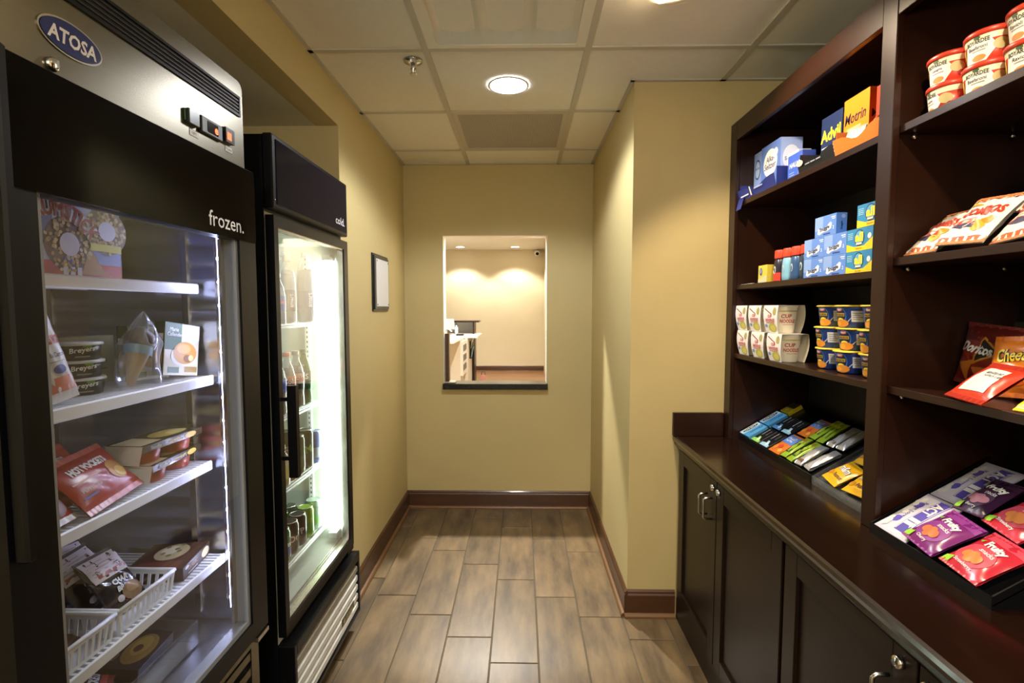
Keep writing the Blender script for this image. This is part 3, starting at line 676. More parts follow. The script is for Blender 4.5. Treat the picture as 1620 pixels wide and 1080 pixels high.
# ================================================================== GOODS: makers
def carton(name, label, w_, d_, h_, col, loc, rot=(0, 0, RIGHT), art=None, cat='box', group=None, rough=.42):
    """closed carton, front -Y, base at z=0"""
    o = MB().box(-w_/2, w_/2, -d_/2, d_/2, 0, h_, C(col, rough)).build(name, None, loc, rot, .0008, label, cat, group)
    if art:
        m = MB(); art(m, FRONT(d_), RSIDE(w_), LSIDE(w_), plane((0, 0, h_), (1, 0, 0), (0, 1, 0))); m.build('label_print', o)
    return o
def pillow(w_, h_, t_, seal=.012, seed=0, crump=1.0, pinch=.05):
    """surface functions of a pillow bag standing on its lower seal; front = -Y"""
    rr = random.Random(seed); ph = [rr.uniform(0, 6.28) for _ in range(6)]; fr = [rr.uniform(2, 5) for _ in range(6)]
    def T(a, b):
        u = min(1, abs(2*a/w_)); v = (b-seal)/(h_-2*seal)
        if v <= 0 or v >= 1: return .0008
        env = (1-u**2.6)**.75 * (math.sin(math.pi*v))**.55
        wr = sum(math.sin(fr[i]*6*(a/w_)*(1 if i % 2 else .4)+fr[(i+2) % 6]*5*v+ph[i]) for i in range(6))/6
        edge = 1-env
        return .0008 + t_/2*env*(1+.22*crump*wr) + .0012*crump*edge*(1+math.sin(40*a/w_+ph[0])*math.exp(-6*min(v, 1-v)))
    def X(a, b):
        v = min(1, max(0, b/h_)); return a*(1-pinch*math.sin(math.pi*v))
    def F(a, b, e): return Vector((X(a, b), -T(a, b)-e, b))
    F.cell = .012
    def Bk(a, b, e): return Vector((X(a, b), T(a, b)+e, b))
    Bk.cell = .012
    return F, Bk
def bag(name, label, w_, h_, t_, col, loc, rot, art=None, seed=0, cat='snack bag', group=None, seal=.012, sealcol=None, rough=.28, nu=18, nv=22, crump=1.0, pinch=.05, backcol=None, m=None):
    F, Bk = pillow(w_, h_, t_, seal, seed, crump, pinch); mm = m or C(col, rough)
    b = MB()
    b.grid(lambda u, v: F((u-.5)*w_, v*h_, 0), nu, nv, mm)
    b.grid(lambda u, v: Bk((u-.5)*w_, v*h_, 0), nu, nv, C(backcol, rough) if backcol else mm, flip=True)
    o = b.build(name, None, loc, rot, 0, label, cat, group)
    if sealcol:
        for s0, s1 in ((0, seal), (h_-seal, h_)):
            n = 28; q = MB()
            q.grid(lambda u, v: F((u-.5)*w_, s0+(s1-s0)*v, .0012+.0006*(math.sin(u*n*math.pi) > 0)), n, 1, C(sealcol, .3), smooth=False)
            q.build('crimped_seal', o)
    if art:
        q = MB(); art(q, F, w_, h_); q.build('label_print', o)
    return o
W_, K_ = C('#f2f2ee'), C('#161616')
def dispenser(name, label, y0, y1, xh, dh, zh, colh, arth, ty0, ty1, xt, th, colt, artt=None, flap=0, z=1.8504, cat='carton'):
    """counter display carton: header box behind an open tray with a low front lip (world y0<y1)"""
    t = empty(name, label, cat, (xh+dh/2, (y0+y1)/2, z), (0, 0, RIGHT), 'medicine display cartons')
    w_ = y1-y0
    hb = MB().box(-w_/2, w_/2, -dh/2, dh/2, 0, zh, C(colh)).build('header_box', t, bevel=.0008)
    m = MB(); arth(m, FRONT(dh), RSIDE(w_), w_, zh); m.build('label_print', hb)
    # tray in the same local frame: local x = -(world y - yc), local y = world x - xc
    yc = (y0+y1)/2; xc = xh+dh/2; a0, a1 = -(ty1-yc), -(ty0-yc); f0, f1 = xt-xc, -dh/2-.0006; k = .0015; ct = C(colt)
    b = MB().box(a0, a1, f0, f1, 0, .0015, ct).box(a0, a0+k, f0, f1, .0015, th*1.5, ct).box(a1-k, a1, f0, f1, .0015, th*1.5, ct)
    # front lip leaning out, with a dip in the middle
    n = 10; pts = []
    for i in range(n+1):
        u = i/n; hh = th*(1.0-.45*math.exp(-((u-.5)/.22)**2)); pts.append((a0+(a1-a0)*u, hh))
    vs = [(a, f0, .0015) for a, _ in pts]+[(a, f0-.010*hh/th, hh) for a, hh in pts]
    b.add(vs, [(i, i+1, n+2+i, n+1+i) for i in range(n)], ct)
    tr = b.build('open_tray', t)
    if artt: m = MB(); artt(m, plane((0, f0-.004, 0), (1, 0, 0), (0, -.2, 1)), a0, a1, th); m.build('label_print', tr)
    if flap:
        MB().add([(a0-.004, f0-.002, .012), (a0+.05, f0-.003, .012), (a0+.06, f0-.020, -.038), (a0+.018, f0-.022, -.040)], [(0, 1, 2, 3)], ct).build('loose_flap', t)
    return t

# ------------------------------------------------------------------ left bay, top shelf: medicine cartons
BL, NV, LB = C('#2f50b8'), C('#16225e'), C('#a9bfe6')
def a_selt(m, F, Rs, w_, h):
    m.rect(F, -w_/2, w_/2, 0, h, C('#5f80cc'), .0004); m.disc(F, 0, h*.62, w_*.36, h*.27, W_, .0008)
    m.disc(F, w_*.28, h*.78, w_*.1, h*.08, W_, .0007)
    m.text(F, 0, h*.70, .022, 'Alka-', C('#1b2a6a'), .0014, maxw=w_*.5, shear=.2); m.text(F, 0, h*.57, .024, 'Seltzer', C('#1b2a6a'), .0014, maxw=w_*.62, shear=.2)
    m.rect(Rs, -.04, .04, 0, h, C('#8fa6dd'), .0004); m.disc(Rs, 0, h*.62, .032, h*.24, C('#c9d3ec'), .0008); m.text(Rs, 0, h*.60, .014, 'Seltzer', C('#3a4a86'), .0012, maxw=.05)
def t_lines(m, F, a0, a1, th):
    m.rect(F, a0+.03, a0+.10, th*.25, th*.36, C('#e6e6f0'), .001); m.poly(F, [(a0+.11, th*.9), (a0+.118, th*.9), (a0+.128, th*.1), (a0+.118, th*.1)], C('#ddd8c8'), .001)
    m.rect(F, a0+.15, a0+.22, th*.5, th*.6, C('#aab4e0'), .001)
dispenser('display_carton', 'blue fizzy tablet display carton with white oval and navy tray, far end of top shelf', 1.966, 2.116, .970, .083, .196, '#5f80cc', a_selt, 1.880, 2.188, .917, .045, '#1b2a72', t_lines, 1)
def a_small(m, F, Rs, L, Tp):
    m.rect(F, -.034, .034, 0, .19, C('#8ea6da'), .0004); m.disc(F, 0, .125, .024, .040, C('#203070'), .0008); m.disc(F, 0, .125, .020, .034, LB, .001)
    m.text(F, 0, .13, .008, 'Alka-Seltzer', C('#1b2a6a'), .0014, maxw=.036); m.rect(F, -.028, .028, .03, .06, C('#4a64b0'), .0008)
    for q in range(4): m.rect(F, -.026, .02, .016+q*.006, .018+q*.006, C('#1b2a6a'), .001)
carton('tablet_box', 'narrow pale blue tablet box in the far corner of the top shelf', .066, .05, .195, '#9fb4e2', (1.0, 2.157, 1.8504), art=a_small, group='medicine boxes')
def a_alka2(m, F, Rs, L, Tp):
    m.rect(F, -.038, .038, 0, .125, C('#d9dde8'), .0004); m.text(F, -.004, .075, .018, 'Alka', K_, .001, maxw=.05, shear=.2); m.disc(F, 0, .045, .028, .014, C('#e3d23a'), .0008); m.disc(F, .004, .03, .02, .012, C('#6f82b8'), .0009)
carton('cold_tablet_box', 'white and blue cold tablet box behind the small blue cough drop box', .076, .045, .125, '#b9c6e8', (1.012, 1.912, 1.8504), art=a_alka2, group='medicine boxes')
def a_halls(m, F, Rs, L, Tp):
    m.rect(F, -.045, .045, 0, .092, C('#3d5fc6'), .0004); m.text(F, .0, .055, .017, 'HALLS', W_, .001, maxw=.075, shear=.25); m.poly(F, [(.018, .01), (.036, .04), (.040, .085), (.034, .045)], LB, .0008)
    for q in range(3): m.rect(F, -.035, .0, .012+q*.008, .014+q*.008, LB, .0008)
    m.rect(Rs, -.022, .022, 0, .092, C('#2a46a4'), .0004); m.text(Rs, 0, .058, .012, 'HALLS', W_, .001, maxw=.036)
    for q in range(2): m.rect(Rs, -.018, .016, .02+q*.012, .024+q*.012, LB, .0008)
carton('cough_drop_box', 'blue cough drop box with white capitals on the top shelf', .092, .046, .092, '#3d5fc6', (.972, 1.820, 1.8504), art=a_halls, group='medicine boxes')
def a_adv(m, F, Rs, w_, h):
    m.text(F, -.002, h*.66, .040, 'Advil', C('#f2e53a'), .001, maxw=.105, bold=.03)
    for q in range(3): m.rect(F, -w_*.45, w_*.4, h*.44-q*.012, h*.44-q*.012+.004, C('#c9cede'), .0008)
dispenser('display_carton', 'navy pain reliever display carton with yellow lettering and black tray', 1.643, 1.752, .998, .045, .180, '#1d2f5e', a_adv, 1.560, 1.756, .932, .045, '#10131c',
          lambda m, F, a0, a1, th: [m.rect(F, a0+.05+q*.03, a0+.075+q*.03, th*.5, th*.58, C('#9aa0b0'), .001) for q in range(3)] and m.disc(F, a0+.02, th*.8, .02, .010, C('#d8cfc0'), .001))
def a_mot(m, F, Rs, w_, h):
    m.rect(F, -w_/2, w_/2, 0, h, C('#f08a1e'), .0004); m.poly(F, [(-w_/2, 0), (w_/2, 0), (w_/2, h*.42)], C('#f5c02a'), .0007)
    m.text(F, -.004, h*.68, .032, 'Motrin', C('#2a1a3a'), .001, maxw=w_*.84, shear=.2); m.disc(F, .025, h*.35, .016, .010, C('#f7d98a'), .001)
    m.rect(F, -w_*.35, w_*.2, h*.50, h*.53, C('#f7d98a'), .001); m.rect(F, -w_*.3, w_*.1, h*.40, h*.43, C('#f9e9c0'), .001)
    m.rect(Rs, -.017, .017, 0, h, C('#d96f16'), .0004); m.text(Rs, 0, h*.62, .022, 'M', C('#2a1a3a'), .001, maxw=.02)
dispenser('display_carton', 'orange pain reliever display carton with orange tray, beside the shelf post', 1.521, 1.636, 1.000, .034, .192, '#f08a1e', a_mot, 1.345, 1.550, .926, .048, '#d9742c')
carton('tablet_box', 'red tablet box with a white letter beside the shelf post on the top shelf', .10, .045, .180, '#c8402c', (1.024, 1.445, 1.8504),
       art=lambda m, F, Rs, L, Tp: (m.text(F, -.012, .135, .034, 'T', W_, .001, shear=.2), m.text(F, .016, .133, .024, 'y', W_, .001), [m.rect(F, -.03, .04, .08-q*.014, .085-q*.014, C('#f0d9c8'), .0008) for q in range(3)]), group='medicine boxes')
for q, (yy, xx, rz) in enumerate(((1.515, .950, 20), (1.458, .952, -25), (1.40, .950, 10))):
    bag('tablet_sachet', ('silver tablet sachet at the far end of the orange tray', 'silver tablet sachet in the middle of the orange tray', 'silver tablet sachet at the near end of the orange tray')[q], .056, .056, .008, '#c9c9c4', (xx, yy, 1.880), (R(-25), 0, RIGHT+R(rz)), seed=q, cat='sachet', group='sachets in the orange tray', seal=.005, nu=8, nv=8, m=MATS['foil'])

# ------------------------------------------------------------------ left bay, second shelf
Z2 = 1.5054
carton('small_carton', 'small yellow carton with a blue disc beside the red-capped bottles', .072, .028, .070, '#d9c44a', (.962, 2.030, Z2),
       art=lambda m, F, Rs, L, Tp: (m.poly(F, [(-.036, .0), (.036, .0), (.036, .03), (-.036, .015)], C('#cfcaa0'), .0005), m.disc(F, -.012, .045, .011, .015, C('#3c4a8a'), .0009), m.disc(F, -.012, .047, .007, .009, C('#8f98c0'), .0011)))
def bottle(label, y, body, extra=None, w_=.029, h=.118):
    t = empty('lotion_bottle', label, 'bottle', (.968, y, Z2), (0, 0, RIGHT), 'red-capped toiletry bottles')
    Sc = Matrix.Diagonal((1, .62, 1, 1))
    pr = [(w_*.80, 0), (w_*.94, .004), (w_, .02), (w_*.96, .055), (w_*.88, .080), (w_*.62, .088)]
    bo = MB().lathe(pr, C(body, .3), 20, Sc).build('bottle_body', t)
    MB().lathe([(w_*.84, .086), (w_*.86, .090), (w_*.84, .114), (w_*.78, h)], C('#d8452c', .35), 20, Matrix.Diagonal((1, .66, 1, 1))).build('screw_cap', t)
    F = lambda a, b, e: Vector((a, -(.62*w_*.97*math.sqrt(max(.02, 1-(a/w_)**2)))-e, b)); F.cell = .006
    m = MB()
    if extra: extra(m, F)
    m.disc(F, 0, .045, .007, .014, C('#c9d6e0'), .0012).disc(F, 0, .043, .004, .010, C(body, .3), .0018).build('label_print', bo)
    return t
bottle('black lotion bottle with red cap and red lower band', 1.938, '#26222c', lambda m, F: m.rect(F, -.026, .026, .004, .034, C('#cf3a2a'), .001) and m.poly(F, [(-.02, .04), (.0, .03), (.006, .045)], W_, .0014))
bottle('pale blue lotion bottle with red cap', 1.877, '#7fb4cc')
bottle('steel blue lotion bottle with red cap', 1.8185, '#31527c')
bottle('dark teal lotion bottle with red cap next to the blue cartons', 1.7625, '#22384c', w_=.0265)
SN = '#4f7fd0'
def a_snug(m, F, Rs, L, Tp):
    w_, h = .110, .0625
    m.rect(F, -w_/2, w_/2, 0, h, C('#5f8ad6'), .0004); m.rect(F, -w_/2, -.012, .02, h, C('#86a6de'), .0005)
    m.poly(F, [(-.040, .010), (-.036, .026), (-.018, .022), (.008, .030), (.026, .040), (.034, .036), (.030, .020), (.012, .014), (-.014, .012), (-.030, .006)], C('#eef1f6'), .0008)
    m.text(F, -.003, .0225, .0165, 'Snuggle', C('#1a2450'), .0013, maxw=.062, rot=.14, bold=.025)
    m.rect(F, -.01, .026, .004, .008, C('#26408a'), .0008); m.text(F, .042, .022, .010, '2', W_, .001); m.rect(F, .030, .050, .052, .055, C('#dfe8f6'), .0008); m.rect(F, .034, .050, .047, .049, C('#dfe8f6'), .0008)
    m.text(Rs, 0, .025, .008, 'Snuggle', C('#0e1a40'), .001, maxw=.04, rot=math.pi/2); m.disc(Rs, .004, .052, .006, .006, C('#8ea6dd'), .001)
def a_all(m, F, Rs, L, Tp):
    w_, h = .110, .0625
    m.rect(F, -w_/2, w_/2, 0, h, C('#2f84b8'), .0004)
    m.poly(F, [(-w_/2, 0), (w_/2, 0), (w_/2, .033), (.02, .013), (-.02, .012), (-w_/2, .022)], C('#f2cf2a'), .0006)
    m.disc(F, 0, .036, .021, .023, C('#1d2e56'), .0009); m.disc(F, 0, .036, .018, .020, C('#5aa0cc'), .0011)
    m.text(F, 0, .038, .026, 'all', C('#f6e23a'), .0016, w=.034, bold=.04); m.rect(F, -.012, .012, .017, .022, C('#e6d2c8'), .0016)
    m.text(F, .0, .0075, .006, 'booster', C('#b98a1a'), .001, shear=.2); m.disc(F, .042, .037, .0075, .008, C('#dfe6ea'), .001)
    for q in range(4): m.rect(F, -.050, -.028, .050-q*.005, .052-q*.005, C('#9fcbe0'), .0008)
    m.rect(Rs, -.015, .015, 0, .0625, C('#246a98'), .0004)
SNP = [(1.678, 0, 'blue fabric softener carton, bottom row, next to the red-capped bottles'), (1.678, 1, 'blue fabric softener carton, middle row, next to the red-capped bottles'),
       (1.5675, 0, 'blue fabric softener carton, bottom row, touching the yellow-and-blue detergent cartons'), (1.5675, 1, 'blue fabric softener carton, middle row, touching the yellow-and-blue detergent cartons'),
       (1.620, 2, 'blue fabric softener carton alone on top of the stack')]
p0 = None
for y, q, lb in SNP:
    lo = (.962, y, Z2+q*.0632)
    if p0 is None: p0 = carton('softener_carton', lb, .110, .032, .0625, SN, lo, art=a_snug, group='fabric softener cartons')
    else: copy_tree(p0, lb, lo)
p0 = None
for y, q, lb in ((1.4560, 0, 'blue and yellow detergent carton, bottom of the outer stack'), (1.4560, 1, 'blue and yellow detergent carton, second of the outer stack'), (1.414, 2, 'blue and yellow detergent carton topmost, half behind the post')):
    lo = (.962, y, Z2+q*.0632)
    if p0 is None: p0 = carton('detergent_carton', lb, .110, .032, .0625, '#2f84b8', lo, art=a_all, group='detergent cartons')
    else: copy_tree(p0, lb, lo)
for q, lb in ((0, 'narrow detergent carton edge by the shelf post, lower'), (1, 'narrow detergent carton edge by the shelf post, upper')):
    carton('detergent_carton', lb, .070, .032, .0625, '#2f84b8', (.964, 1.362, Z2+q*.0632), art=lambda m, F, Rs, L, Tp: (m.rect(F, -.035, .035, .0, .0625, C('#2f84b8'), .0004), m.poly(F, [(-.035, 0), (.035, 0), (.035, .012), (-.035, .022)], C('#f2cf2a'), .0007)), group='detergent cartons')
MB().box(-.06, .05, -.015, .015, 0, .002, C('#d9d9d2')).box(-.02, .02, -.004, .004, .002, .004, C('#9a9a92')).build('shelf_tag', None, (.945, 2.12, Z2), (0, 0, RIGHT), label='small white price tag strip lying in the far shelf corner', cat='price tag')
t = empty('plastic_hook', 'dim grey plastic hook standing behind the softener cartons', 'hook', (1.03, 1.70, Z2+.0065), (0, 0, RIGHT))
MB().tube([(-.02, 0, 0), (-.015, 0, .07), (-.005, 0, .135), (.02, 0, .145), (.03, 0, .12)], .006, C('#2e3234', .3)).build('bent_hook', t)

# ------------------------------------------------------------------ left bay, third shelf: noodle cups and pasta cups
Z3 = 1.2144
def noodle_cup(label, loc):
    t = empty('noodle_cup', label, 'cup', loc, (0, 0, RIGHT), 'noodle cups in printed sleeves')
    cup = MB().lathe([(.0325, 0), (.034, .002), (.0435, .094), (.046, .096), (.046, .100), (.0001, .1005)], C('#e8e2cc', .55), 24).build('foam_cup', t)
    Fc = cyl(lambda z: .0335+.0105*z/.094, .006)
    m = MB()
    # print on the bare side of the cup that faces the room's entrance (local +X)
    sh = lambda a, b, e: Fc(a+math.pi/2*(.0335+.0105*b/.094), b, e); sh.cell = .006
    m.rect(sh, -.036, .036, .078, .082, C('#b9a84a'), .0005); m.text(sh, -.010, .062, .014, 'CUP', C('#b03a2c'), .0008, maxw=.05, bold=.03); m.text(sh, -.002, .044, .013, 'NOODLES', C('#b03a2c'), .0008, maxw=.056, bold=.03); m.rect(sh, -.02, .02, .03, .032, C('#c98a7a'), .0006)
    m.build('label_print', cup)
    def sl(s):
        def f(u, v):
            z = .0005+v*.1005; y = .0385+.0115*math.sin(math.pi*(.04+.72*v)); ww = .043+.010*math.sin(min(1, v*1.2)*math.pi/2)
            return Vector(((u-.5)*2*ww*(1 if s < 0 else -1), s*y, z))
        return f
    b = MB().grid(sl(-1), 4, 12, C('#ece6e2', .4)).grid(sl(1), 4, 12, C('#d9d4c4', .4))
    b.box(-.050, .050, -.0465, .0465, .1008, .1016, C('#e6e0da', .4))
    sv = b.build('paper_sleeve', t)
    F = lambda a, b, e: Vector((a, -(.0385+.0115*math.sin(math.pi*(.04+.72*b/.1005)))-e, b)); F.cell = .01
    m = MB(); m.disc(F, .012, .020, .027, .017, C('#b9b84a'), .0008).disc(F, .016, .018, .018, .011, C('#d9c86a'), .001)
    m.poly(F, [(-.045, .088), (-.042, .091), (.012, .070), (.010, .067)], C('#8a2a22'), .0008); m.disc(F, .030, .080, .012, .014, C('#a9a060'), .0008)
    m.text(F, -.002, .062, .011, 'CUP', C('#c2383a'), .001, bold=.03); m.text(F, .0, .047, .012, 'NOODLES', C('#c2383a'), .001, maxw=.064, bold=.03); m.rect(F, -.03, .03, .036, .039, C('#c86a70'), .0008); m.disc(F, -.032, .026, .010, .006, C('#7f93c0'), .0008)
    m.build('label_print', sv)
    MB().rect(plane((0, .051, 0), (-1, 0, 0), (0, 0, 1)), -.04, .04, .03, .08, C('#c9c4b4')).build('label_print', sv)
    return t
pos = ('against the far side of the shelf', 'in the middle of its row', 'nearest the blue pasta cups')
p0 = None
for row, (ys, z, rn) in enumerate((((2.118, 1.986, 1.856), Z3, 'lower row'), ((2.138, 2.016, 1.888), Z3+.1022, 'upper row'))):
    for q, y in enumerate(ys):
        lb = 'white noodle cup in a printed sleeve, %s, %s' % (rn, pos[q]); lo = (.964, y, z)
        if p0 is None: p0 = noodle_cup(lb, lo)
        else: copy_tree(p0, lb, lo)
def pasta_cup(label, loc, rz):
    t = empty('pasta_cup', label, 'cup', loc, (0, 0, RIGHT+rz), 'blue pasta cups with yellow lids')
    rad = lambda z: .041+.0095*z/.062
    c = MB().lathe([(.039, 0), (.041, .002), (.0485, .055), (.0505, .062)], C('#22408f', .35), 28).build('cup_body', t)
    ld = MB().lathe([(.0505, .0615), (.0545, .062), (.0545, .0655), (.051, .0668), (.0001, .0668)], C('#e8c93a', .4), 28).box(-.012, .012, -.064, -.050, .0632, .0645, C('#e8c93a', .4)).build('peel_lid', t)
    F = cyl(rad, .006); m = MB()
    m.disc(F, -.022, .034, .021, .027, C('#4b7fd0'), .0006).disc(F, -.022, .036, .019, .022, C('#141a3c'), .0009).rect(F, -.038, -.006, .034, .043, C('#c9a23a'), .0013).disc(F, -.020, .022, .011, .007, C('#f2e23a'), .0013)
    m.disc(F, -.016, .0135, .021, .0115, C('#d98a2a'), .0016, 18).disc(F, -.026, .012, .010, .008, C('#e8a23a'), .002, 14); m.disc(F, -.022, .053, .010, .0045, C('#c8402c'), .0014).text(F, -.022, .0530, .0055, 'KRAFT', W_, .0018, maxw=.015)
    m.text(F, -.022, .0385, .0065, 'MACARONI', C('#22200a'), .0018, maxw=.028, bold=.03)
    m.rect(F, .012, .046, .018, .050, C('#dfe3ea'), .0009)
    for q in range(4): m.rect(F, .016, .042-(q % 2)*.008, .042-q*.006, .044-q*.006, C('#8088a0'), .0013)
    m.poly(F, [(.004, .018), (.012, .028), (.012, .031), (.002, .020)], C('#c9d2e6'), .0012)
    m.rect(F, .060, .085, .006, .050, C('#c9ccd2'), .0008)
    m.build('label_print', c); return t
cn = ('by the noodle cups', 'in the middle', 'half hidden by the post'); rn = ('bottom', 'middle', 'top'); p0 = None
for r_ in range(3):
    for q, y in enumerate((1.640, 1.530, 1.4145)):
        lb = 'blue pasta cup with yellow lid, %s tier, column %s' % (rn[r_], cn[q]); lo = (1.002-.006*((q+r_) % 2)-.004*q, y, Z3+.0012+r_*.0672)
        if p0 is None: p0 = pasta_cup(lb, lo, R(26))
        else: copy_tree(p0, lb, lo, (0, 0, RIGHT+R(30+(-8, 10, 4, -5, 12, -10, 6, 0, 9)[r_*3+q])))

# ------------------------------------------------------------------ right bay, top shelf: ready-meal bowls
def bowl(label, loc, rz, kind):
    t = empty('meal_bowl', label, 'bowl', loc, (0, 0, RIGHT+rz), 'red-lidded meal bowls')
    rad = lambda z: .0365+.0070*z/.054
    c = MB().lathe([(.034, 0), (.0365, .002), (.0435, .054)], C('#c8402a', .3), 28).build('bowl_body', t)
    MB().lathe([(.0440, .0525), (.0468, .0535), (.0472, .061), (.045, .0640), (.041, .0640), (.040, .0625), (.0001, .0625)], C('#c33a26', .35), 28).build('lid', t)
    F = cyl(rad, .006); m = MB()
    m.rect(F, -.072, .072, .041, .0535, C('#e6dcc0'), .0006)
    m.poly(F, [(-.030, .004), (-.024, .046), (.020, .044), (.030, .026), (.012, .002)], C('#e9e6e0'), .0009)
    m.text(F, -.002, .042, .0085, 'BOYARDEE', C('#33402c'), .0014, maxw=.042, bold=.03); m.disc(F, -.002, .0495, .006, .004, C('#4a5a3a'), .0012)
    m.text(F, -.002, .031, .007, kind, C('#2a2a2a'), .0014, maxw=.034, shear=.1); m.rect(F, -.012, .012, .023, .025, C('#8a8a86'), .0012)
    m.disc(F, .036, .028, .013, .011, C('#b9b07a'), .001).disc(F, .042, .014, .006, .006, C('#8f1f28'), .001).disc(F, .0, .010, .012, .006, C('#d98a4a'), .0013).disc(F, -.040, .026, .008, .014, C('#d9b83a'), .001).disc(F, -.044, .020, .006, .008, C('#6a8a3a'), .0013)
    m.rect(F, .070, .096, .004, .052, C('#8f8aa0'), .0008)
    m.build('label_print', c); return t
P6 = [('Lasagna', 'lower', 'by the post', 1.214, 0, -.25), ('Beefaroni', 'lower', 'in the middle', 1.118, 0, .35), ('Ravioli', 'lower', 'outermost', 1.0225, 0, .3),
      ('Lasagna', 'upper', 'by the post', 1.215, 1, .2), ('Beefaroni', 'upper', 'in the middle', 1.117, 1, .3), ('Ravioli', 'upper', 'outermost', 1.0215, 1, 0)]
for kd, rw, wh, y, q, rz in P6:
    bowl('red-lidded meal bowl, %s row, %s of the top shelf' % (rw, wh), (.982, y, 1.850+q*.0645), rz, kd)

# ------------------------------------------------------------------ right bay, second shelf: pretzel snack bags
def a_comb(m, F, w_, h):
    m.rect(F, -w_*.5, w_*.5, .008, .016, C('#c8622a'), .0010); m.rect(F, -w_*.5, w_*.5, h-.018, h-.008, C('#c8622a'), .0010)
    m.text(F, .004, h*.58, .026, 'COMBOS', C('#b3341f'), .0012, maxw=w_*.78, bold=.05, rot=.12)
    m.rect(F, -w_*.44, w_*.2, h*.34, h*.42, C('#c0392b'), .0010); m.rect(F, -w_*.40, w_*.1, h*.355, h*.40, C('#e3b9a2'), .0014)
    m.poly(F, [(-w_*.42, h*.30), (-w_*.1, h*.36), (w_*.2, h*.30), (-w_*.1, h*.24)], C('#2e2a55'), .0009)
    m.disc(F, w_*.20, h*.28, w_*.13, h*.09, C('#d9a032'), .0012, 14); m.disc(F, w_*.30, h*.40, w_*.10, h*.07, C('#c78a2a'), .0014, 14); m.disc(F, -w_*.30, h*.76, w_*.11, h*.06, C('#d9a032'), .0012, 14)
CB = [('white and orange pretzel bag at the far end of its pile', (.932, 1.222, 1.534), (-46, 0, -6), 3), ('white and orange pretzel bag overlapping its neighbour in the pile middle', (.924, 1.106, 1.543), (-44, 3, 4), 5),
      ('white and orange pretzel bag at the near end of its pile', (.936, 1.000, 1.538), (-44, -4, -8), 8), ('white and orange pretzel bag standing on top of its pile', (1.045, 1.070, 1.600), (-24, 14, -4), 11)]
for lb, lo, (rx, ry, rz), sd in CB:
    bag('pretzel_bag', lb, .112, .142, .030, '#e6e0d6', lo, (R(rx), R(ry), RIGHT+R(rz)), a_comb, sd, group='pretzel snack bags', sealcol='#c87a4a', rough=.25, crump=2.2, pinch=.08)
# ------------------------------------------------------------------ right bay, third shelf: chip bags
def a_dor(m, F, w_, h):
    m.rect(F, -w_*.49, w_*.49, h*.72, h*.97, C('#5e1a14'), .0008)
    m.poly(F, [(-.012, h*.80), (.052, h*.58), (-.026, h*.34)], C('#c98a2a'), .0010); m.poly(F, [(-.008, h*.76), (.042, h*.58), (-.018, h*.40)], C('#1c1210'), .0014)
    m.text(F, -.022, h*.60, .024, 'Doritos', W_, .002, maxw=w_*.60, bold=.04, shear=.2, rot=-.06)
    m.poly(F, [(-w_*.40, h*.34), (-w_*.12, h*.42), (-w_*.26, h*.06)], C('#d9822e'), .0014); m.poly(F, [(-w_*.14, h*.30), (w_*.16, h*.34), (-w_*.02, h*.08)], C('#c96f24'), .0016)
    m.poly(F, [(-w_*.44, h*.56), (-w_*.20, h*.50), (-w_*.20, h*.36)], C('#d9452c'), .0010)
bag('chip_bag', 'deep red tortilla chip bag standing behind the other chips', .172, .150, .040, '#8f2a1c', (1.078, 1.200, 1.2205), (R(-9), R(4), RIGHT+R(-4)), a_dor, 2, group='chip bags', sealcol='#7a2a20')
def a_che(m, F, w_, h):
    m.text(F, -.022, h*.66, .030, 'Cheetos', C('#2a1a10'), .0012, w=w_*.56, bold=.10, rot=.04); m.text(F, -.022, h*.66, .030, 'Cheetos', C('#f2cf2a'), .0018, w=w_*.545, bold=.02, rot=.04)
    m.text(F, .055, h*.74, .014, 'POPS', C('#2a1a10'), .0012, maxw=.04)
    m.disc(F, -.02, h*.3, .03, .018, C('#c9581a'), .0012); m.disc(F, .03, h*.26, .03, .016, C('#f0a23a'), .0014)
bag('chip_bag', 'orange puffed snack bag with yellow lettering leaning on the red chips', .170, .135, .036, '#d97a1e', (1.030, 1.048, 1.2230), (R(-18), R(-5), RIGHT+R(8)), a_che, 4, group='chip bags', sealcol='#c96a1a')
def a_red(m, F, w_, h):
    m.poly(F, [(-w_*.28, h*.18), (-w_*.22, h*.80), (w_*.30, h*.78), (w_*.34, h*.22)], C('#dcdcd8'), .0012)
    m.text(F, .012, h*.66, .006, 'REDUCED FAT', K_, .0018, maxw=.05); m.text(F, .018, h*.58, .005, 'TORTILLA CHIPS', K_, .0018, maxw=.05)
bag('chip_bag', 'bright red chip bag with a blank white panel lying in front', .128, .112, .028, '#cf3a22', (.908, 1.055, 1.2190), (R(-50), 0, RIGHT+R(-14)), a_red, 6, group='chip bags', sealcol='#a82c1c')
bag('chip_bag', 'dim dark chip bag with white script standing deepest on the shelf', .190, .158, .035, '#3a3524', (1.190, 1.165, 1.2165), (R(-4), 0, RIGHT), lambda m, F, w_, h: (m.disc(F, .02, h*.72, .075, .036, C('#5a4f22'), .001), m.text(F, .0, h*.76, .044, "Lay's", C('#8f8c88'), .0016, maxw=.15, bold=.03, rot=.05)), 9, group='chip bags')
bag('chip_bag', 'yellow chip bag cut off by the picture edge', .12, .10, .03, '#d9cf2a', (.935, .905, 1.2170), (R(-55), 0, RIGHT+R(10)), lambda m, F, w_, h: m.rect(F, -.04, .04, h*.3, h*.6, C('#5a5f2a'), .001), 13, group='chip bags')

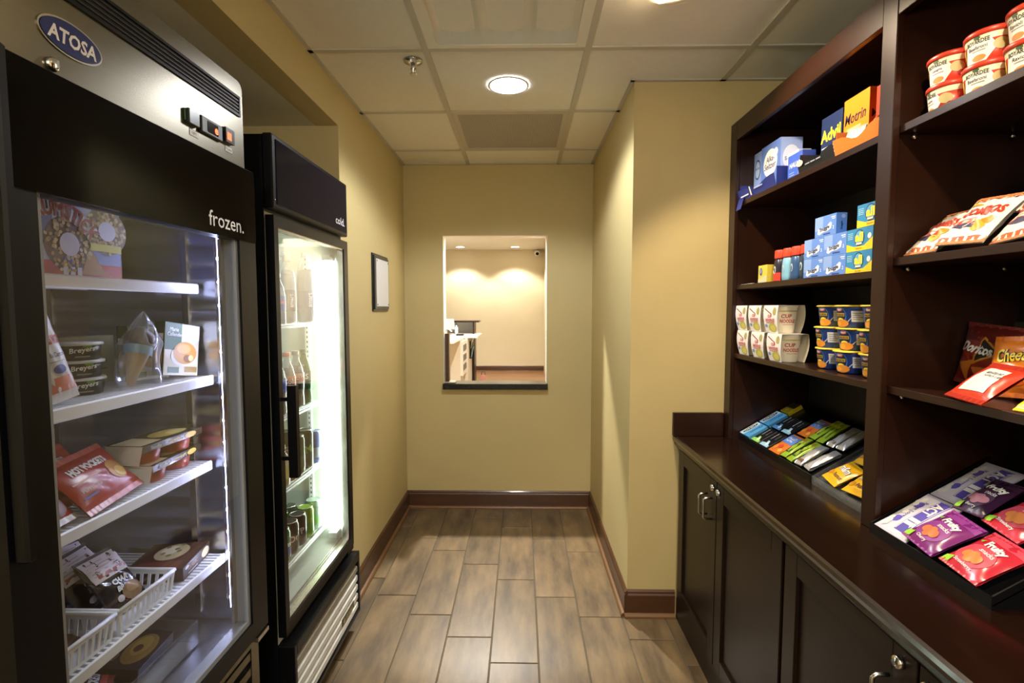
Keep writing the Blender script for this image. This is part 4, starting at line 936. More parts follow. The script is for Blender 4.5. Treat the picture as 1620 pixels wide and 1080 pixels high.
# ------------------------------------------------------------------ sloped trays on the counter
SLP = R(31)
def tray(name, label, x0, y0, y1, depth, col, clear=False):
    """wedge tray; x0 = front edge, rises towards the back"""
    t = empty(name, label, 'display tray', (x0, (y0+y1)/2, .8402)); w_ = (y1-y0)/2; m = MATS['acrylic'] if clear else C(col, .25)
    c, s = math.cos(SLP), math.sin(SLP); k = .003
    MB().prism([(0, .006), (depth*c, .006+depth*s), (depth*c, .006+depth*s+k), (0, .006+k)], (0, w_, 0), (1, 0, 0), (0, 0, 1), 2*w_, m).build('sloped_deck', t)
    for yy in (-w_, w_-k): MB().prism([(0, 0), (depth*c, 0), (depth*c, .006+depth*s+.018), (0, .026)], (0, yy+k, 0), (1, 0, 0), (0, 0, 1), k, m).build('side_cheek', t)
    MB().box(-k, 0, -w_, w_, 0, .026, m).build('end_lip', t)
    return t
def on_slope(x0, y, s, lift, spin=0, tilt=0):
    z0 = .8402+.006+.0032
    loc = (x0+s*math.cos(SLP)-lift*math.sin(SLP), y, z0+s*math.sin(SLP)+lift*math.cos(SLP))
    M = Matrix.Rotation(RIGHT, 3, 'Z') @ Matrix.Rotation(-(math.pi/2-SLP)+tilt, 3, 'X') @ Matrix.Rotation(spin, 3, 'Y')
    return loc, M.to_euler()
XA, XB = .945, .889
tray('display_tray', 'black sloped tray of gum and snack bars on the counter', XA, 1.640, 2.190, .285, '#0c0c0e')
tray('display_tray', 'clear acrylic sloped tray of yellow candy bags beside the post', XA, 1.340, 1.634, .24, '#ffffff', True)
tray('display_tray', 'sloped tray of popcorn and fruit snacks in front of the near bay', XB, .940, 1.276, .335, '#101012')
def flatpack(name, label, w_, h, d_, col, x0, y, s, art, spin=0, lift=0, cat='pack', group=None, rough=.35):
    lo, ro = on_slope(x0, y, s, d_/2+lift, spin)
    o = MB().box(-w_/2, w_/2, -d_/2, d_/2, 0, h, C(col, rough)).build(name, None, lo, ro, .0012, label, cat, group)
    m = MB(); art(m, FRONT(d_)); m.build('label_print', o); return o
def a_gumb(m, F):
    m.rect(F, -.042, -.008, .0, .086, C('#b9d6ea'), .0004); m.rect(F, -.008, .042, .0, .086, C('#4f9ad0'), .0004)
    m.disc(F, -.024, .044, .012, .036, K_, .0008); m.text(F, -.024, .044, .012, 'ORBIT', W_, .0012, w=.056, rot=math.pi/2)
    m.text(F, .012, .040, .012, 'white', C('#16306a'), .0010, w=.040, rot=math.pi/2); m.disc(F, .014, .072, .009, .010, C('#16306a'), .0008); m.disc(F, .014, .072, .005, .006, C('#4f9ad0'), .0012)
flatpack('gum_pack', 'pale blue gum pack at the front of the black tray', .084, .088, .020, '#4f9ad0', XA, 2.143, .012, a_gumb, group='gum packs', cat='gum')
flatpack('gum_pack', 'pale blue gum pack behind the first pale blue one', .084, .088, .020, '#4f9ad0', XA, 2.142, .106, a_gumb, group='gum packs', cat='gum')
flatpack('gum_pack', 'yellow and black gum pack at the back of the black tray', .060, .066, .018, '#c9b82a', XA, 2.150, .205, lambda m, F: m.rect(F, -.03, .03, .03, .066, C('#2a2a1a'), .0005) and m.disc(F, 0, .015, .012, .008, C('#e6da6a'), .0008), group='gum packs', cat='gum')
def a_five(c):
    def f(m, F):
        m.poly(F, [(-.030, .002), (.030, .002), (.030, .012), (.012, .020), (.006, .034), (-.010, .036), (-.006, .022), (-.030, .018)], C(c), .0006)
        m.poly(F, [(.0, .012), (.012, .010), (.014, .022), (.004, .028)], C('#e2ecf2'), .0010); m.rect(F, -.014, -.012, .045, .085, C('#c9ced2'), .0008); m.rect(F, .010, .012, .05, .08, C('#8a9096'), .0008)
    return f
for q, (y, s, c, lb) in enumerate(((2.059, .012, '#8fd05a', 'black gum pack with green swoosh, front row'), (1.986, .012, '#9fcbe2', 'black gum pack with pale swoosh, front row next to the bars'), (2.059, .110, '#4f8fd0', 'black gum pack with blue swoosh, second row'), (1.986, .110, '#9fd2ee', 'black gum pack with sky blue swoosh, second row next to the bars'))):
    flatpack('gum_pack', lb, .066, .092, .014, '#101216', XA, y, s, a_five(c), group='gum packs', cat='gum')
def a_fruit(m, F, w_, h):
    m.rect(F, -w_*.46, w_*.46, h*.5, h*.93, C('#4f7fd0'), .0010); m.disc(F, -w_*.25, h*.22, w_*.18, h*.10, C('#d9862a'), .0012, 14); m.disc(F, w_*.05, h*.30, w_*.16, h*.09, C('#c8402c'), .0013, 14); m.disc(F, w_*.28, h*.16, w_*.13, h*.08, C('#e0a83a'), .0014, 14)
    m.text(F, 0, h*.78, .012, 'VALLEY', W_, .0016, maxw=w_*.7); m.text(F, 0, h*.64, .010, 'Trail Mix', C('#e8ecf8'), .0016, maxw=w_*.6)
def barbag(name, label, w_, h, t_, col, x0, y, s, art, spin=0, lift=0, seed=0, cat='snack bar', group='snack bars', **k):
    lo, ro = on_slope(x0, y, s, t_/2+.0035+lift, spin)
    return bag(name, label, w_, h, t_, col, lo, ro, art, seed, cat, group, seal=.007, nu=12, nv=14, **k)
barbag('trail_mix_bar', 'blue and orange trail mix bar at the tray front', .078, .112, .014, '#d0702a', XA, 1.905, .014, a_fruit, seed=1)
barbag('trail_mix_bar', 'blue and orange trail mix bar behind the first one', .070, .105, .014, '#d0702a', XA, 1.905, .136, a_fruit, seed=2)
def a_gran(m, F, w_, h):
    m.rect(F, -w_*.30, w_*.30, h*.18, h*.66, C('#1d3a1e'), .0010); m.text(F, 0, h*.42, .010, 'Oats Honey', C('#d9e26a'), .0016, w=h*.40, rot=math.pi/2); m.rect(F, -w_*.46, w_*.46, h*.70, h*.78, C('#e6e26a'), .0010)
    m.disc(F, .0, h*.86, w_*.22, h*.06, C('#b8702a'), .0012, 12)
for q, (y, s, sd, lb) in enumerate(((1.840, .018, 3, 'green oat bar at the tray front next to the blue wrapper'), (1.795, .016, 4, 'green oat bar at the tray front next to the silver wrappers'), (1.848, .142, 5, 'green oat bar in the back row next to the blue wrapper'), (1.798, .140, 6, 'green oat bar in the back row next to the silver wrappers'))):
    barbag('oat_bar', lb, .038, .118, .018, '#8fb02a', XA, y, s, a_gran, R((-4, 3, 2, -5)[q]), 0, sd)
for q, (y, s, sd, sp, lb) in enumerate(((1.740, .018, 7, -4, 'crumpled silver wrapped bar at the front next to green bars'), (1.690, .020, 8, 8, 'crumpled silver wrapped bar nearest the clear tray'), (1.740, .142, 9, 0, 'silver wrapped bar in the back row next to green bars'), (1.690, .146, 10, -3, 'silver wrapped bar in the back row next to the clear tray'))):
    barbag('foil_bar', lb, .039, .114, .020, '#cfd0d2', XA, y, s, None if q % 2 else (lambda m, F, w_, h: m.rect(F, -w_*.3, w_*.3, h*.1, h*.2, C('#7a5a3a'), .001)), R(sp), 0, sd, m=MATS['foil'], crump=2.4)
def a_mm(m, F, w_, h):
    m.text(F, .006, h*.62, .026, 'm&m', C('#4a2a14'), .0014, maxw=w_*.6, bold=.06, rot=-.1); m.text(F, .006, h*.62, .026, 'm&m', W_, .0020, maxw=w_*.58, bold=.02, rot=-.1); m.text(F, .014, h*.30, .014, 'Peanut', C('#5a2a14'), .0016, maxw=w_*.5, shear=.2)
    m.disc(F, -w_*.3, h*.3, .012, .010, C('#c98a1a'), .0014, 14)
CND = [('candy_bag', 'yellow candy bag with white lettering at the clear tray front', '#e8b41e', 1.560, .016, 10, .003, 1), ('candy_bag', 'yellow candy bag half behind the shelf post', '#e8b41e', 1.452, .020, -6, 0, 2), ('candy_bag', 'yellow candy bag in the back of the clear tray', '#e8b41e', 1.545, .125, -4, 0, 4)]
for nm, lb, c, y, s, sp, lf, sd in CND: barbag(nm, lb, .088, .098, .024, c, XA, y, s, a_mm, R(sp), lf, sd, 'candy bag', 'candy bags')
# near tray: popcorn and fruit snacks
def a_pop(m, F, w_, h):
    m.rect(F, -w_*.47, w_*.47, h*.05, h*.95, C('#dbd9e8'), .0008)
    m.rect(F, -w_*.02, w_*.32, h*.12, h*.94, C('#5c50b4'), .0010)
    m.text(F, .015, h*.72, .026, 'ACT', W_, .0016, w=h*.30, rot=-math.pi/2, bold=.04); m.text(F, .015, h*.36, .030, 'II', W_, .0016, w=h*.16, rot=-math.pi/2, bold=.05)
    m.rect(F, w_*.285, w_*.305, h*.14, h*.92, C('#e6e4f0'), .0014); m.rect(F, -w_*.005, w_*.015, h*.14, h*.92, C('#e6e4f0'), .0014)
    m.text(F, -w_*.16, h*.55, .010, 'Butter Lovers', C('#4a3ca0'), .0012, w=h*.5, rot=-math.pi/2)
    rr = random.Random(3)
    for q in range(16): m.disc(F, w_*(-.40+.13*rr.random()), h*(.10+.8*rr.random()), .008, .008, W_, .0016+.0001*q, 9)
    for q in range(10): m.disc(F, w_*(.36+.08*rr.random()), h*(.05+.35*rr.random()), .007, .007, W_, .0016+.0001*q, 9)
    m.disc(F, -w_*.24, h*.3, .012, .012, C('#6a5cc0'), .0012, 9); m.disc(F, -w_*.24, h*.7, .012, .012, C('#6a5cc0'), .0012, 9)
barbag('popcorn_bag', 'purple and white popcorn bag at the tray front beside the post', .104, .155, .014, '#d5d2e2', XB, 1.216, .008, a_pop, 0, 0, 1, 'popcorn bag', 'popcorn bags', crump=.4)
barbag('popcorn_bag', 'purple and white popcorn bag in the shade behind the first', .104, .156, .014, '#d5d2e2', XB, 1.214, .166, a_pop, 0, 0, 2, 'popcorn bag', 'popcorn bags', crump=.4)
def a_fs(kind, blob, c2):
    def f(m, F, w_, h):
        m.rect(F, -w_*.5, w_*.5, h*.80, h*.93, C(c2), .0008)
        m.disc(F, -.006, h*.40, w_*.40, h*.26, C(c2), .0009)
        m.text(F, .004, h*.68, .022, 'Fruity', W_, .0018, maxw=w_*.66, bold=.05, rot=-.08); m.text(F, .006, h*.54, .010, 'snacks', W_, .0016, maxw=w_*.4, rot=-.08)
        for x, y, r in ((-.018, .36, .011), (-.004, .40, .010), (.008, .34, .012), (-.006, .28, .010)): m.disc(F, x, h*y, r, r*.9, C(blob, .3), .0022+abs(x)*.02, 14)
        m.text(F, -.004, h*.155, .010, kind, W_, .0018, maxw=w_*.6, rot=-.08, shear=.1)
        m.poly(F, [(-w_*.48, h*.16), (-w_*.30, h*.20), (-w_*.30, h*.06), (-w_*.48, h*.04)], C('#9fd83a'), .0020); m.poly(F, [(-w_*.40, h*.72), (-w_*.30, h*.76), (-w_*.33, h*.68)], C('#7fc03a'), .0020)
    return f
FS = [('purple cherry fruit snack bag at the tray front', '#7a2a72', 'Cherry', '#d97a4a', '#8f3a8f', 1.126, .012, 8, .012, 1), ('red strawberry fruit snack bag lying lowest at the tray front', '#c22a3c', 'Strawberry', '#e08a4a', '#d0485c', 1.020, .010, 6, .006, 2),
      ('red strawberry fruit snack bag behind, at the picture edge', '#c22a3c', 'Strawberry', '#e08a4a', '#d0485c', 1.052, .140, 10, .010, 3), ('dark plum fruit snack bag behind the purple one', '#3a1e3a', 'Berry', '#c98a9a', '#4a2a4a', 1.130, .146, -4, .016, 4)]
for lb, c, kd, bl, c2, y, s, sp, lf, sd in FS:
    barbag('fruit_snack_bag', lb, .100 if sd != 4 else .072, .122, .022, c, XB, y, s, a_fs(kd, bl, c2), R(sp), lf, sd, 'snack bag', 'fruit snack bags', sealcol=c2, rough=.2)

# ================================================================== FREEZER CONTENTS
FR = (0, 0, LEFT)
Z_ = [z+.0005 for z, _ in FZS]
def a_cone(m, F, Rs, L, Tp):
    w_, h = .335, .158
    m.rect(F, -w_/2, w_/2, 0, h, C('#7f8fc8'), .0003); m.rect(F, -w_/2, w_/2, 0, h*.20, C('#c23a24'), .0005); m.poly(F, [(-.03, h*.2), (.05, h*.2), (.10, h), (.02, h)], C('#c9d2ee'), .0004)
    rr = random.Random(5)
    for cx, cy, ra, rb in ((.036, h*.42, .054, .056), (.130, h*.66, .055, .050)):
        m.disc(F, cx, cy, ra, rb, C('#5a3d1e'), .0008, 28)
        for q in range(110):
            t = rr.uniform(0, 6.28); k = rr.uniform(.42, .98)
            m.disc(F, cx+ra*k*math.cos(t), cy+rb*k*math.sin(t), .0045, .0036, C(('#c9ad6a', '#b3924e', '#e0cc94')[q % 3]), .0010+.00001*q, 6, rr.uniform(0, 3))
        m.disc(F, cx, cy, ra*.42, rb*.42, C('#dfe0ea'), .0024, 14)
    m.poly(F, [(.062, h*.05), (.125, h*.05), (.085, h*.42)], C('#b98a4a'), .0012); m.poly(F, [(.02, h*.20), (.048, h*.16), (.035, h*.38)], C('#2f50b8'), .0012)
    m.rect(F, .085, .166, h*.38, h*.48, C('#d6d04a'), .0028)
    for x in (.020, .036, .052): m.rect(F, x, x+.011, .006, .022, C('#e6e6ea'), .0012)
    m.text(F, .026, h*.835, .034, 'DRUMSTICK', W_, .0030, w=.180, bold=.12, arc=.11, rot=-.18); m.text(F, .026, h*.835, .034, 'DRUMSTICK', C('#a83220'), .0036, w=.177, bold=.03, arc=.11, rot=-.18)
carton('ice_cream_box', 'large ice cream cone box on the freezer top shelf', .335, .13, .158, '#7f8fc8', (-.968, .972, Z_[0]), FR, a_cone)
carton('freezer_box', 'dark olive box standing in for a door glass reflection, freezer top shelf', .150, .05, .160, '#3a3a24', (-1.06, 1.235, Z_[0]), FR,  # a reflection in the door glass, modelled as a solid box
       lambda m, F, Rs, L, Tp: [m.rect(F, -.06, .02+(q % 3)*.015, .14-q*.008, .143-q*.008, C('#77775a'), .0006) for q in range(9)])
def a_wrap(m, F, w_, h):
    m.text(F, 0, h*.66, .017, 'DRUMSTICK', C('#b8402e'), .0012, w=w_*.95, bold=.05); m.text(F, 0, h*.50, .009, 'Vanilla Caramel', C('#5a4a4a'), .0012, maxw=w_*.85, shear=.2)
    m.rect(F, -w_*.45, w_*.45, h*.10, h*.26, C('#d07a68'), .0008); m.disc(F, 0, h*.34, w_*.2, h*.05, C('#5a6ab8'), .001, 12); m.rect(F, -w_*.3, w_*.3, h*.42, h*.43, C('#a99a9a'), .001)
bag('wrapped_cone', 'white wrapped ice cream cone leaning beside the ice cream tubs', .062, .170, .030, '#d9d9dc', (-.842, .914, Z_[1]+.008), (R(-12), R(-9), LEFT), a_wrap, 21, 'ice cream', 'wrapped ice cream cones')
bag('wrapped_cone', 'white wrapped ice cream cone half hidden by the door frame', .060, .150, .028, '#d9d9dc', (-.838, .852, Z_[1]+.008), (R(-14), R(-10), LEFT), a_wrap, 22, 'ice cream', 'wrapped ice cream cones')
def tub(label, z, dx, dy):
    t = empty('ice_cream_tub', label, 'ice cream', (-.912+dx, 1.030+dy, z), (0, 0, LEFT-R(38)), 'ice cream tubs')
    c = MB().lathe([(.032, 0), (.034, .001), (.0385, .030)], C('#1d1f24', .35), 24).build('tub_body', t)
    MB().lathe([(.0388, .0295), (.0412, .030), (.0412, .0345), (.039, .0358), (.0001, .0358)], C('#d9dde2', .35), 24).build('lid', t)
    F = cyl(lambda q: .034+.0045*q/.03, .006); m = MB()
    m.text(F, 0, .020, .013, 'Breyers', W_, .0010, maxw=.050, shear=.15, rot=.12, bold=.02).disc(F, .008, .0275, .008, .003, C('#6aa03a'), .0008, 10).rect(F, -.012, .012, .0065, .009, C('#8a8f98'), .0008).build('label_print', c)
for q, lb in enumerate(('lowest black ice cream tub of the stack', 'middle black ice cream tub of the stack', 'topmost black ice cream tub with white lid')): tub(lb, Z_[1]+q*.0362, .002*q, -.004*q)
t = empty('bagged_cone', 'chocolate-topped ice cream cone in a clear peaked bag', 'ice cream', (-.864, 1.126, Z_[1]), (R(0), R(0), LEFT))
MC = Matrix.Translation((-.028, 0, .006)) @ Matrix.Rotation(R(20), 4, 'Y')
MB().lathe([(.006, 0), (.026, .085), (.027, .090)], C('#c9a878', .6), 18, MC).build('wafer_cone', t)
MB().lathe([(.027, .088), (.031, .098), (.029, .115), (.018, .130), (.0001, .136)], C('#3a2218', .4), 18, MC).build('chocolate_top', t)
MB().lathe([(.0277, .070), (.0283, .090)], C('#6f9ab8', .4), 18, MC, cap=False).build('paper_band', t)
def film(u, v):
    z = v*.170; k = (1-max(0, (v-.55)/.45)**1.3*.97); a = u*2*math.pi
    wob = 1+.10*math.sin(3*a+v*7)+.05*math.sin(7*a-v*11)
    return Vector((.054*k*wob*math.sin(a)*(.9+.1*v)+.022*v*v, -.034*k*wob*math.cos(a), z))
MB().grid(film, 36, 20, 'clear_film').build('clear_bag', t)
def a_pie(m, F, Rs, L, Tp):
    m.rect(F, -.064, -.005, .062, .128, C('#2c5a34'), .0004); m.poly(F, [(-.005, .062), (.064, .09), (.064, .128), (-.005, .128)], C('#d9d8c8'), .0004)
    m.text(F, -.034, .112, .010, 'Marie', W_, .0010, shear=.2); m.text(F, -.030, .100, .010, 'Callender', W_, .0010, maxw=.056, shear=.2)
    m.disc(F, .008, .048, .050, .026, C('#d9d6cc'), .0007, 28); m.disc(F, .010, .056, .044, .028, C('#c98f3e'), .0010, 28); m.disc(F, .004, .066, .026, .012, C('#dba85a'), .0013, 18); m.disc(F, .020, .042, .016, .010, C('#8a5a2a'), .0013, 14); m.disc(F, .032, .044, .010, .008, C('#d6c68a'), .0015, 12)
    m.rect(F, -.05, -.01, .006, .020, C('#2c5a34'), .0006); m.rect(F, .01, .058, .008, .022, C('#9a7a3a'), .0006)
    m.rect(L, -.013, .013, .0, .128, C('#24382a'), .0004); m.disc(L, 0, .042, .010, .03, C('#b98a4a'), .0007); m.rect(L, -.010, .010, .085, .10, C('#d9d6cc'), .0007)
carton('pot_pie_box', 'cream and green pot pie box tilted at the far end of its shelf', .128, .028, .128, '#cfc8a6', (-.862, 1.243, Z_[1]+.010), (0, R(8), LEFT), a_pie, group='pot pie boxes')
carton('pot_pie_box', 'cream and green pot pie box mostly hidden behind its twin', .128, .028, .128, '#cfc8a6', (-.920, 1.215, Z_[1]+.004), (0, R(3), LEFT+R(-3)), a_pie, group='pot pie boxes')
carton('freezer_box', 'pale green frozen meal box standing behind the bagged cone', .150, .035, .112, '#a9a884', (-1.02, 1.155, Z_[1]), FR, lambda m, F, Rs, L, Tp: (m.rect(F, -.06, .02, .07, .10, C('#3f6a44'), .0005), [m.rect(F, -.05, .05-(q % 2)*.02, .05-q*.009, .053-q*.009, C('#77775a'), .0006) for q in range(5)]))
# shelf three
def a_hp(m, F, w_, h):
    m.rect(F, -w_*.5, w_*.5, h*.0, h*.07, C('#c9c6c2'), .0008)
    m.text(F, .0, h*.70, .018, 'HOT POCKETS', W_, .0014, maxw=w_*.62, bold=.06); m.disc(F, w_*.30, h*.44, w_*.15, h*.19, C('#c98f3e'), .0012, 18); m.disc(F, w_*.32, h*.38, w_*.09, h*.10, C('#e6c87a'), .0016, 14)
    m.rect(F, -w_*.4, w_*.06, h*.50, h*.53, C('#e6b0a0'), .0012); m.rect(F, -w_*.42, -w_*.2, h*.24, h*.27, C('#5a6ab8'), .0012); m.text(F, -w_*.22, h*.36, .008, 'PEPPERONI', C('#e6c8b8'), .0012, maxw=w_*.34)
bag('frozen_sandwich_bag', 'red frozen sandwich bag lying foremost on the third freezer shelf', .172, .130, .026, '#a82c1a', (-.838, 1.020, Z_[2]+.010), (R(-44), R(-3), LEFT+R(8)), a_hp, 31, 'frozen food', 'frozen sandwich bags', sealcol='#b8483a')
bag('frozen_sandwich_bag', 'red frozen sandwich bag behind the foremost one', .165, .128, .026, '#a82c1a', (-.905, .995, Z_[2]+.012), (R(-40), R(-3), LEFT+R(8)), a_hp, 32, 'frozen food', 'frozen sandwich bags', sealcol='#b8483a')
bag('frozen_sandwich_bag', 'red frozen sandwich bag cut off by the freezer door frame', .150, .130, .030, '#a82c1a', (-.834, .860, Z_[2]+.010), (R(-44), R(2), LEFT+R(10)), lambda m, F, w_, h: (a_hp(m, F, w_, h), m.disc(F, w_*.25, h*.3, w_*.2, h*.2, C('#6a4424'), .002, 16), m.disc(F, w_*.22, h*.34, w_*.09, h*.1, C('#d9b86a'), .0026, 12)), 33, 'frozen food', 'frozen sandwich bags', sealcol='#d9d6d2')
carton('frozen_sandwich_box', 'dark red frozen sandwich box deep on the third freezer shelf', .16, .05, .135, '#5e1a14', (-1.04, .960, Z_[2]), FR, lambda m, F, Rs, L, Tp: (m.text(F, .02, .10, .020, 'HOT POCKETS', W_, .0008, maxw=.11, bold=.05), m.rect(F, -.08, .08, .118, .124, C('#c9b43a'), .0006), m.rect(F, -.08, .08, .126, .130, C('#4a5ab8'), .0006)))
def twin(label, z, dy, rz):
    t = empty('twin_meal_cups', label, 'frozen food', (-.892, 1.216+dy, z), (0, 0, LEFT+rz), 'twin red meal cups in gold sleeves')
    for x in (-.050, .050):
        MB().lathe([(.033, 0), (.0345, .002), (.0415, .043)], C('#a8402a', .35), 28).build('meal_cup', t, (x, 0, 0))
        MB().lathe([(.0415, .042), (.0435, .0425), (.0435, .045), (.0001, .045)], C('#c9c0a8', .4), 24).build('film_lid', t, (x, 0, 0))
    b = MB().box(-.098, .098, -.0445, .0445, .0452, .0465, C('#3a2f1c', .25)).box(-.098, .098, -.0455, -.0445, .031, .0465, C('#3a2f1c', .25)).box(-.098, .098, .0445, .0455, .031, .0465, C('#3a2f1c', .25))
    sv = b.build('card_sleeve', t); F = plane((0, -.0455, 0), (1, 0, 0), (0, 0, 1)); Tp = plane((0, 0, .0465), (1, 0, 0), (0, 1, 0))
    m = MB(); m.disc(F, -.055, .0385, .026, .0075, C('#17120c'), .0006).text(F, -.055, .0385, .008, "Stouffer's", C('#d9c88a'), .001, maxw=.044).disc(F, .055, .0385, .020, .007, C('#c9a84a'), .0006, 12).rect(F, -.02, .02, .0365, .0405, C('#c9a84a'), .0006).text(F, .018, .0385, .008, 'CUPS', C('#e6dcae'), .001)
    m.disc(Tp, .03, 0, .05, .03, C('#b9a04a'), .0006, 20).disc(Tp, .05, -.01, .03, .018, C('#d9c878'), .0009, 16).rect(Tp, -.095, -.03, -.038, .038, C('#c9b88a'), .0005)
    m.build('label_print', sv)
    MB().add([(-.098, -.0455, .0465), (-.098, .0455, .0465), (-.104, .040, .004), (-.104, -.040, .004)], [(0, 1, 2, 3)], C('#d9d4c8', .5)).build('open_flap', sv)
twin('lower twin red meal cups in a gold sleeve', Z_[2], 0, R(4)); twin('upper twin red meal cups in a gold sleeve, stacked', Z_[2]+.0475, -.006, R(-3))
# shelf four: baskets
def basket(label, y0, y1):
    t = empty('plastic_basket', label, 'basket', (-.915, (y0+y1)/2, Z_[3]), FR, 'white slotted baskets'); w_ = (y1-y0)/2; d_ = .105; h = .052; wh = MATS['white_plastic']
    MB().box(-w_*.92, w_*.92, -d_*.94, d_*.94, 0, .003, wh).build('basket_floor', t)
    def wall(p0, p1, q0, q1, n, nm):
        """slotted wall between bottom edge p0-p1 and top edge q0-q1"""
        b = MB(); p0, p1, q0, q1 = map(Vector, (p0, p1, q0, q1)); nr = (p1-p0).cross(q0-p0).normalized()*.0012
        def bar(u0, u1, v0, v1):
            def at(u, v): return (p0+(p1-p0)*u)*(1-v)+(q0+(q1-q0)*u)*v
            c = [at(u0, v0), at(u1, v0), at(u1, v1), at(u0, v1)]
            vs = [tuple(x-nr) for x in c]+[tuple(x+nr) for x in c]
            b.add(vs, [(0, 3, 2, 1), (4, 5, 6, 7), (0, 1, 5, 4), (1, 2, 6, 5), (2, 3, 7, 6), (3, 0, 4, 7)], wh)
        bar(0, 1, 0, .14); bar(0, 1, .80, 1)
        for i in range(n+1): bar(i/n*(1-.35/n), i/n*(1-.35/n)+.35/n, .14, .80)
        return b.build(nm, t)
    a, c = w_*.92, d_*.94
    wall((-a, -c, 0), (a, -c, 0), (-w_, -d_, h), (w_, -d_, h), 10, 'slotted_wall_lattice'); wall((a, -c, 0), (a, c, 0), (w_, -d_, h), (w_, d_, h), 11, 'slotted_wall_lattice')
    wall((a, c, 0), (-a, c, 0), (w_, d_, h), (-w_, d_, h), 10, 'slotted_wall_lattice'); wall((-a, c, 0), (-a, -c, 0), (-w_, d_, h), (-w_, -d_, h), 11, 'slotted_wall_lattice')
    b = MB(); r = .004
    for a_, c_ in (((-w_, -d_), (w_, -d_)), ((w_, -d_), (w_, d_)), ((w_, d_), (-w_, d_)), ((-w_, d_), (-w_, -d_))): b.tube([(*a_, h), (*c_, h)], r, wh, 8)
    b.build('rim', t)
basket('white slotted plastic basket heaped with burgers', .972, 1.136); basket('white slotted plastic basket half hidden by the freezer door frame', .796, .962)
def a_burg(m, F, w_, h):
    m.rect(F, -w_*.46, w_*.46, h*.55, h*.95, C('#d6cfcf'), .0012); m.rect(F, -w_*.40, w_*.40, h*.60, h*.66, C('#a8564a'), .0016)
    for q in range(4): m.rect(F, -w_*.4, w_*.3, h*(.70+.055*q), h*(.715+.055*q), C('#b09a9a'), .0016)
    m.text(F, 0, h*.44, .013, 'CHAR', W_, .0018, maxw=w_*.6, bold=.05, shear=.1); m.text(F, 0, h*.32, .012, 'BROIL', W_, .0018, maxw=w_*.6, bold=.05, shear=.1); m.disc(F, -w_*.2, h*.18, w_*.09, h*.05, C('#c9c6bc'), .0018, 14); m.rect(F, -w_*.1, w_*.35, h*.10, h*.24, C('#7a3a2a'), .0014)
BG = [('black bagged burger with brown bun showing, foremost in the basket', (-.852, 1.056, .012), (-38, 4, 3), 41), ('black bagged burger second from the front of the basket', (-.906, 1.052, .016), (-36, -4, -1), 42),
      ('black bagged burger standing deepest in the basket', (-.958, 1.056, .014), (-26, 6, 2), 43)]
for lb, (x, y, z), (rx, ry, rz), sd in BG:
    o = bag('bagged_burger', lb, .106, .140, .030, '#1c1a1c', (x, y, Z_[3]+z), (R(rx), R(ry), LEFT+R(rz)), a_burg, sd, 'frozen food', 'bagged burgers', rough=.18, crump=1.6)
    if sd == 41:
        F, _b = pillow(.106, .140, .030, .012, sd, 1.6); MB().disc(F, .016, .030, .030, .020, C('#8a6a42', .4), .0026, 20).disc(F, .018, .036, .020, .011, C('#a9895c', .4), .0032, 16).build('bun_print', o)
bag('bagged_burger', 'brown wrapped sandwich lying in the half-hidden basket', .110, .12, .032, '#5a3c26', (-.86, .900, Z_[3]+.012), (R(-66), R(4), LEFT+R(14)), None, 46, 'frozen food', 'bagged burgers', rough=.2)
def a_brown(m, F, Rs, L, Tp):
    m.rect(Tp, -.07, .07, -.06, .06, C('#4a2f1e'), .0004); m.disc(Tp, .02, .0, .045, .038, C('#b9a878'), .0008, 22); m.disc(Tp, .03, .008, .024, .02, C('#d6cba0'), .0011, 16); m.rect(Tp, -.066, -.03, -.05, .05, C('#6a4028'), .0006)
    for q in range(6): m.disc(Tp, .0+.012*q, .02*math.sin(q*2), .008, .006, C('#8a7a4a'), .0013, 8)
    m.disc(F, .045, .017, .022, .012, C('#d6c898'), .0008, 16); m.text(F, -.025, .020, .010, 'CLASSIC', C('#b98a5a'), .0008, maxw=.05); m.rect(F, -.05, .0, .006, .009, C('#c9c2b0'), .0008); m.disc(F, -.056, .026, .010, .004, C('#d9d6cc'), .0008, 12)
carton('freezer_box', 'flat brown frozen meal box beside the white basket', .150, .135, .032, '#3a281c', (-.898, 1.238, Z_[3]), (0, 0, LEFT+R(10)), a_brown)
# floor of the freezer: clear bin, pizza box, bag
t = empty('clear_bin', 'clear acrylic bin on the freezer floor', 'bin', (-.93, 1.06, .5602)); k = .003
for nm, a in (('bin_floor', (-.11, .11, -.17, .165, 0, k)), ('bin_wall', (.107, .11, -.17, .165, k, .060)), ('bin_wall', (-.11, -.107, -.17, .165, k, .060)), ('bin_wall', (-.107, .107, .162, .165, k, .060)), ('bin_wall', (-.107, .107, -.17, -.167, k, .060))):
    bx(nm, a[0], a[1], a[2], a[3], a[4], a[5], 'acrylic', t)
def a_baron(m, F, Rs, L, Tp):
    m.rect(Tp, -.070, .070, -.062, .062, C('#2a1c14'), .0004); m.text(Tp, .012, .036, .022, 'BARON', C('#d9d4c8'), .0010, maxw=.10, bold=.05); m.text(Tp, -.034, .012, .010, 'RED', C('#b08a7a'), .0010)
    m.disc(Tp, 0, -.024, .055, .030, C('#9a7a3a'), .0007, 22); m.disc(Tp, .01, -.022, .036, .018, C('#b89a4a'), .0010, 16); m.disc(Tp, .0, -.02, .014, .009, C('#6a3a22'), .0013, 12)
carton('pizza_box', 'dark small pizza box lying in the clear bin', .140, .125, .030, '#2a1c14', (-.935, 1.140, .5745), (R(8), 0, LEFT+R(6)), a_baron)
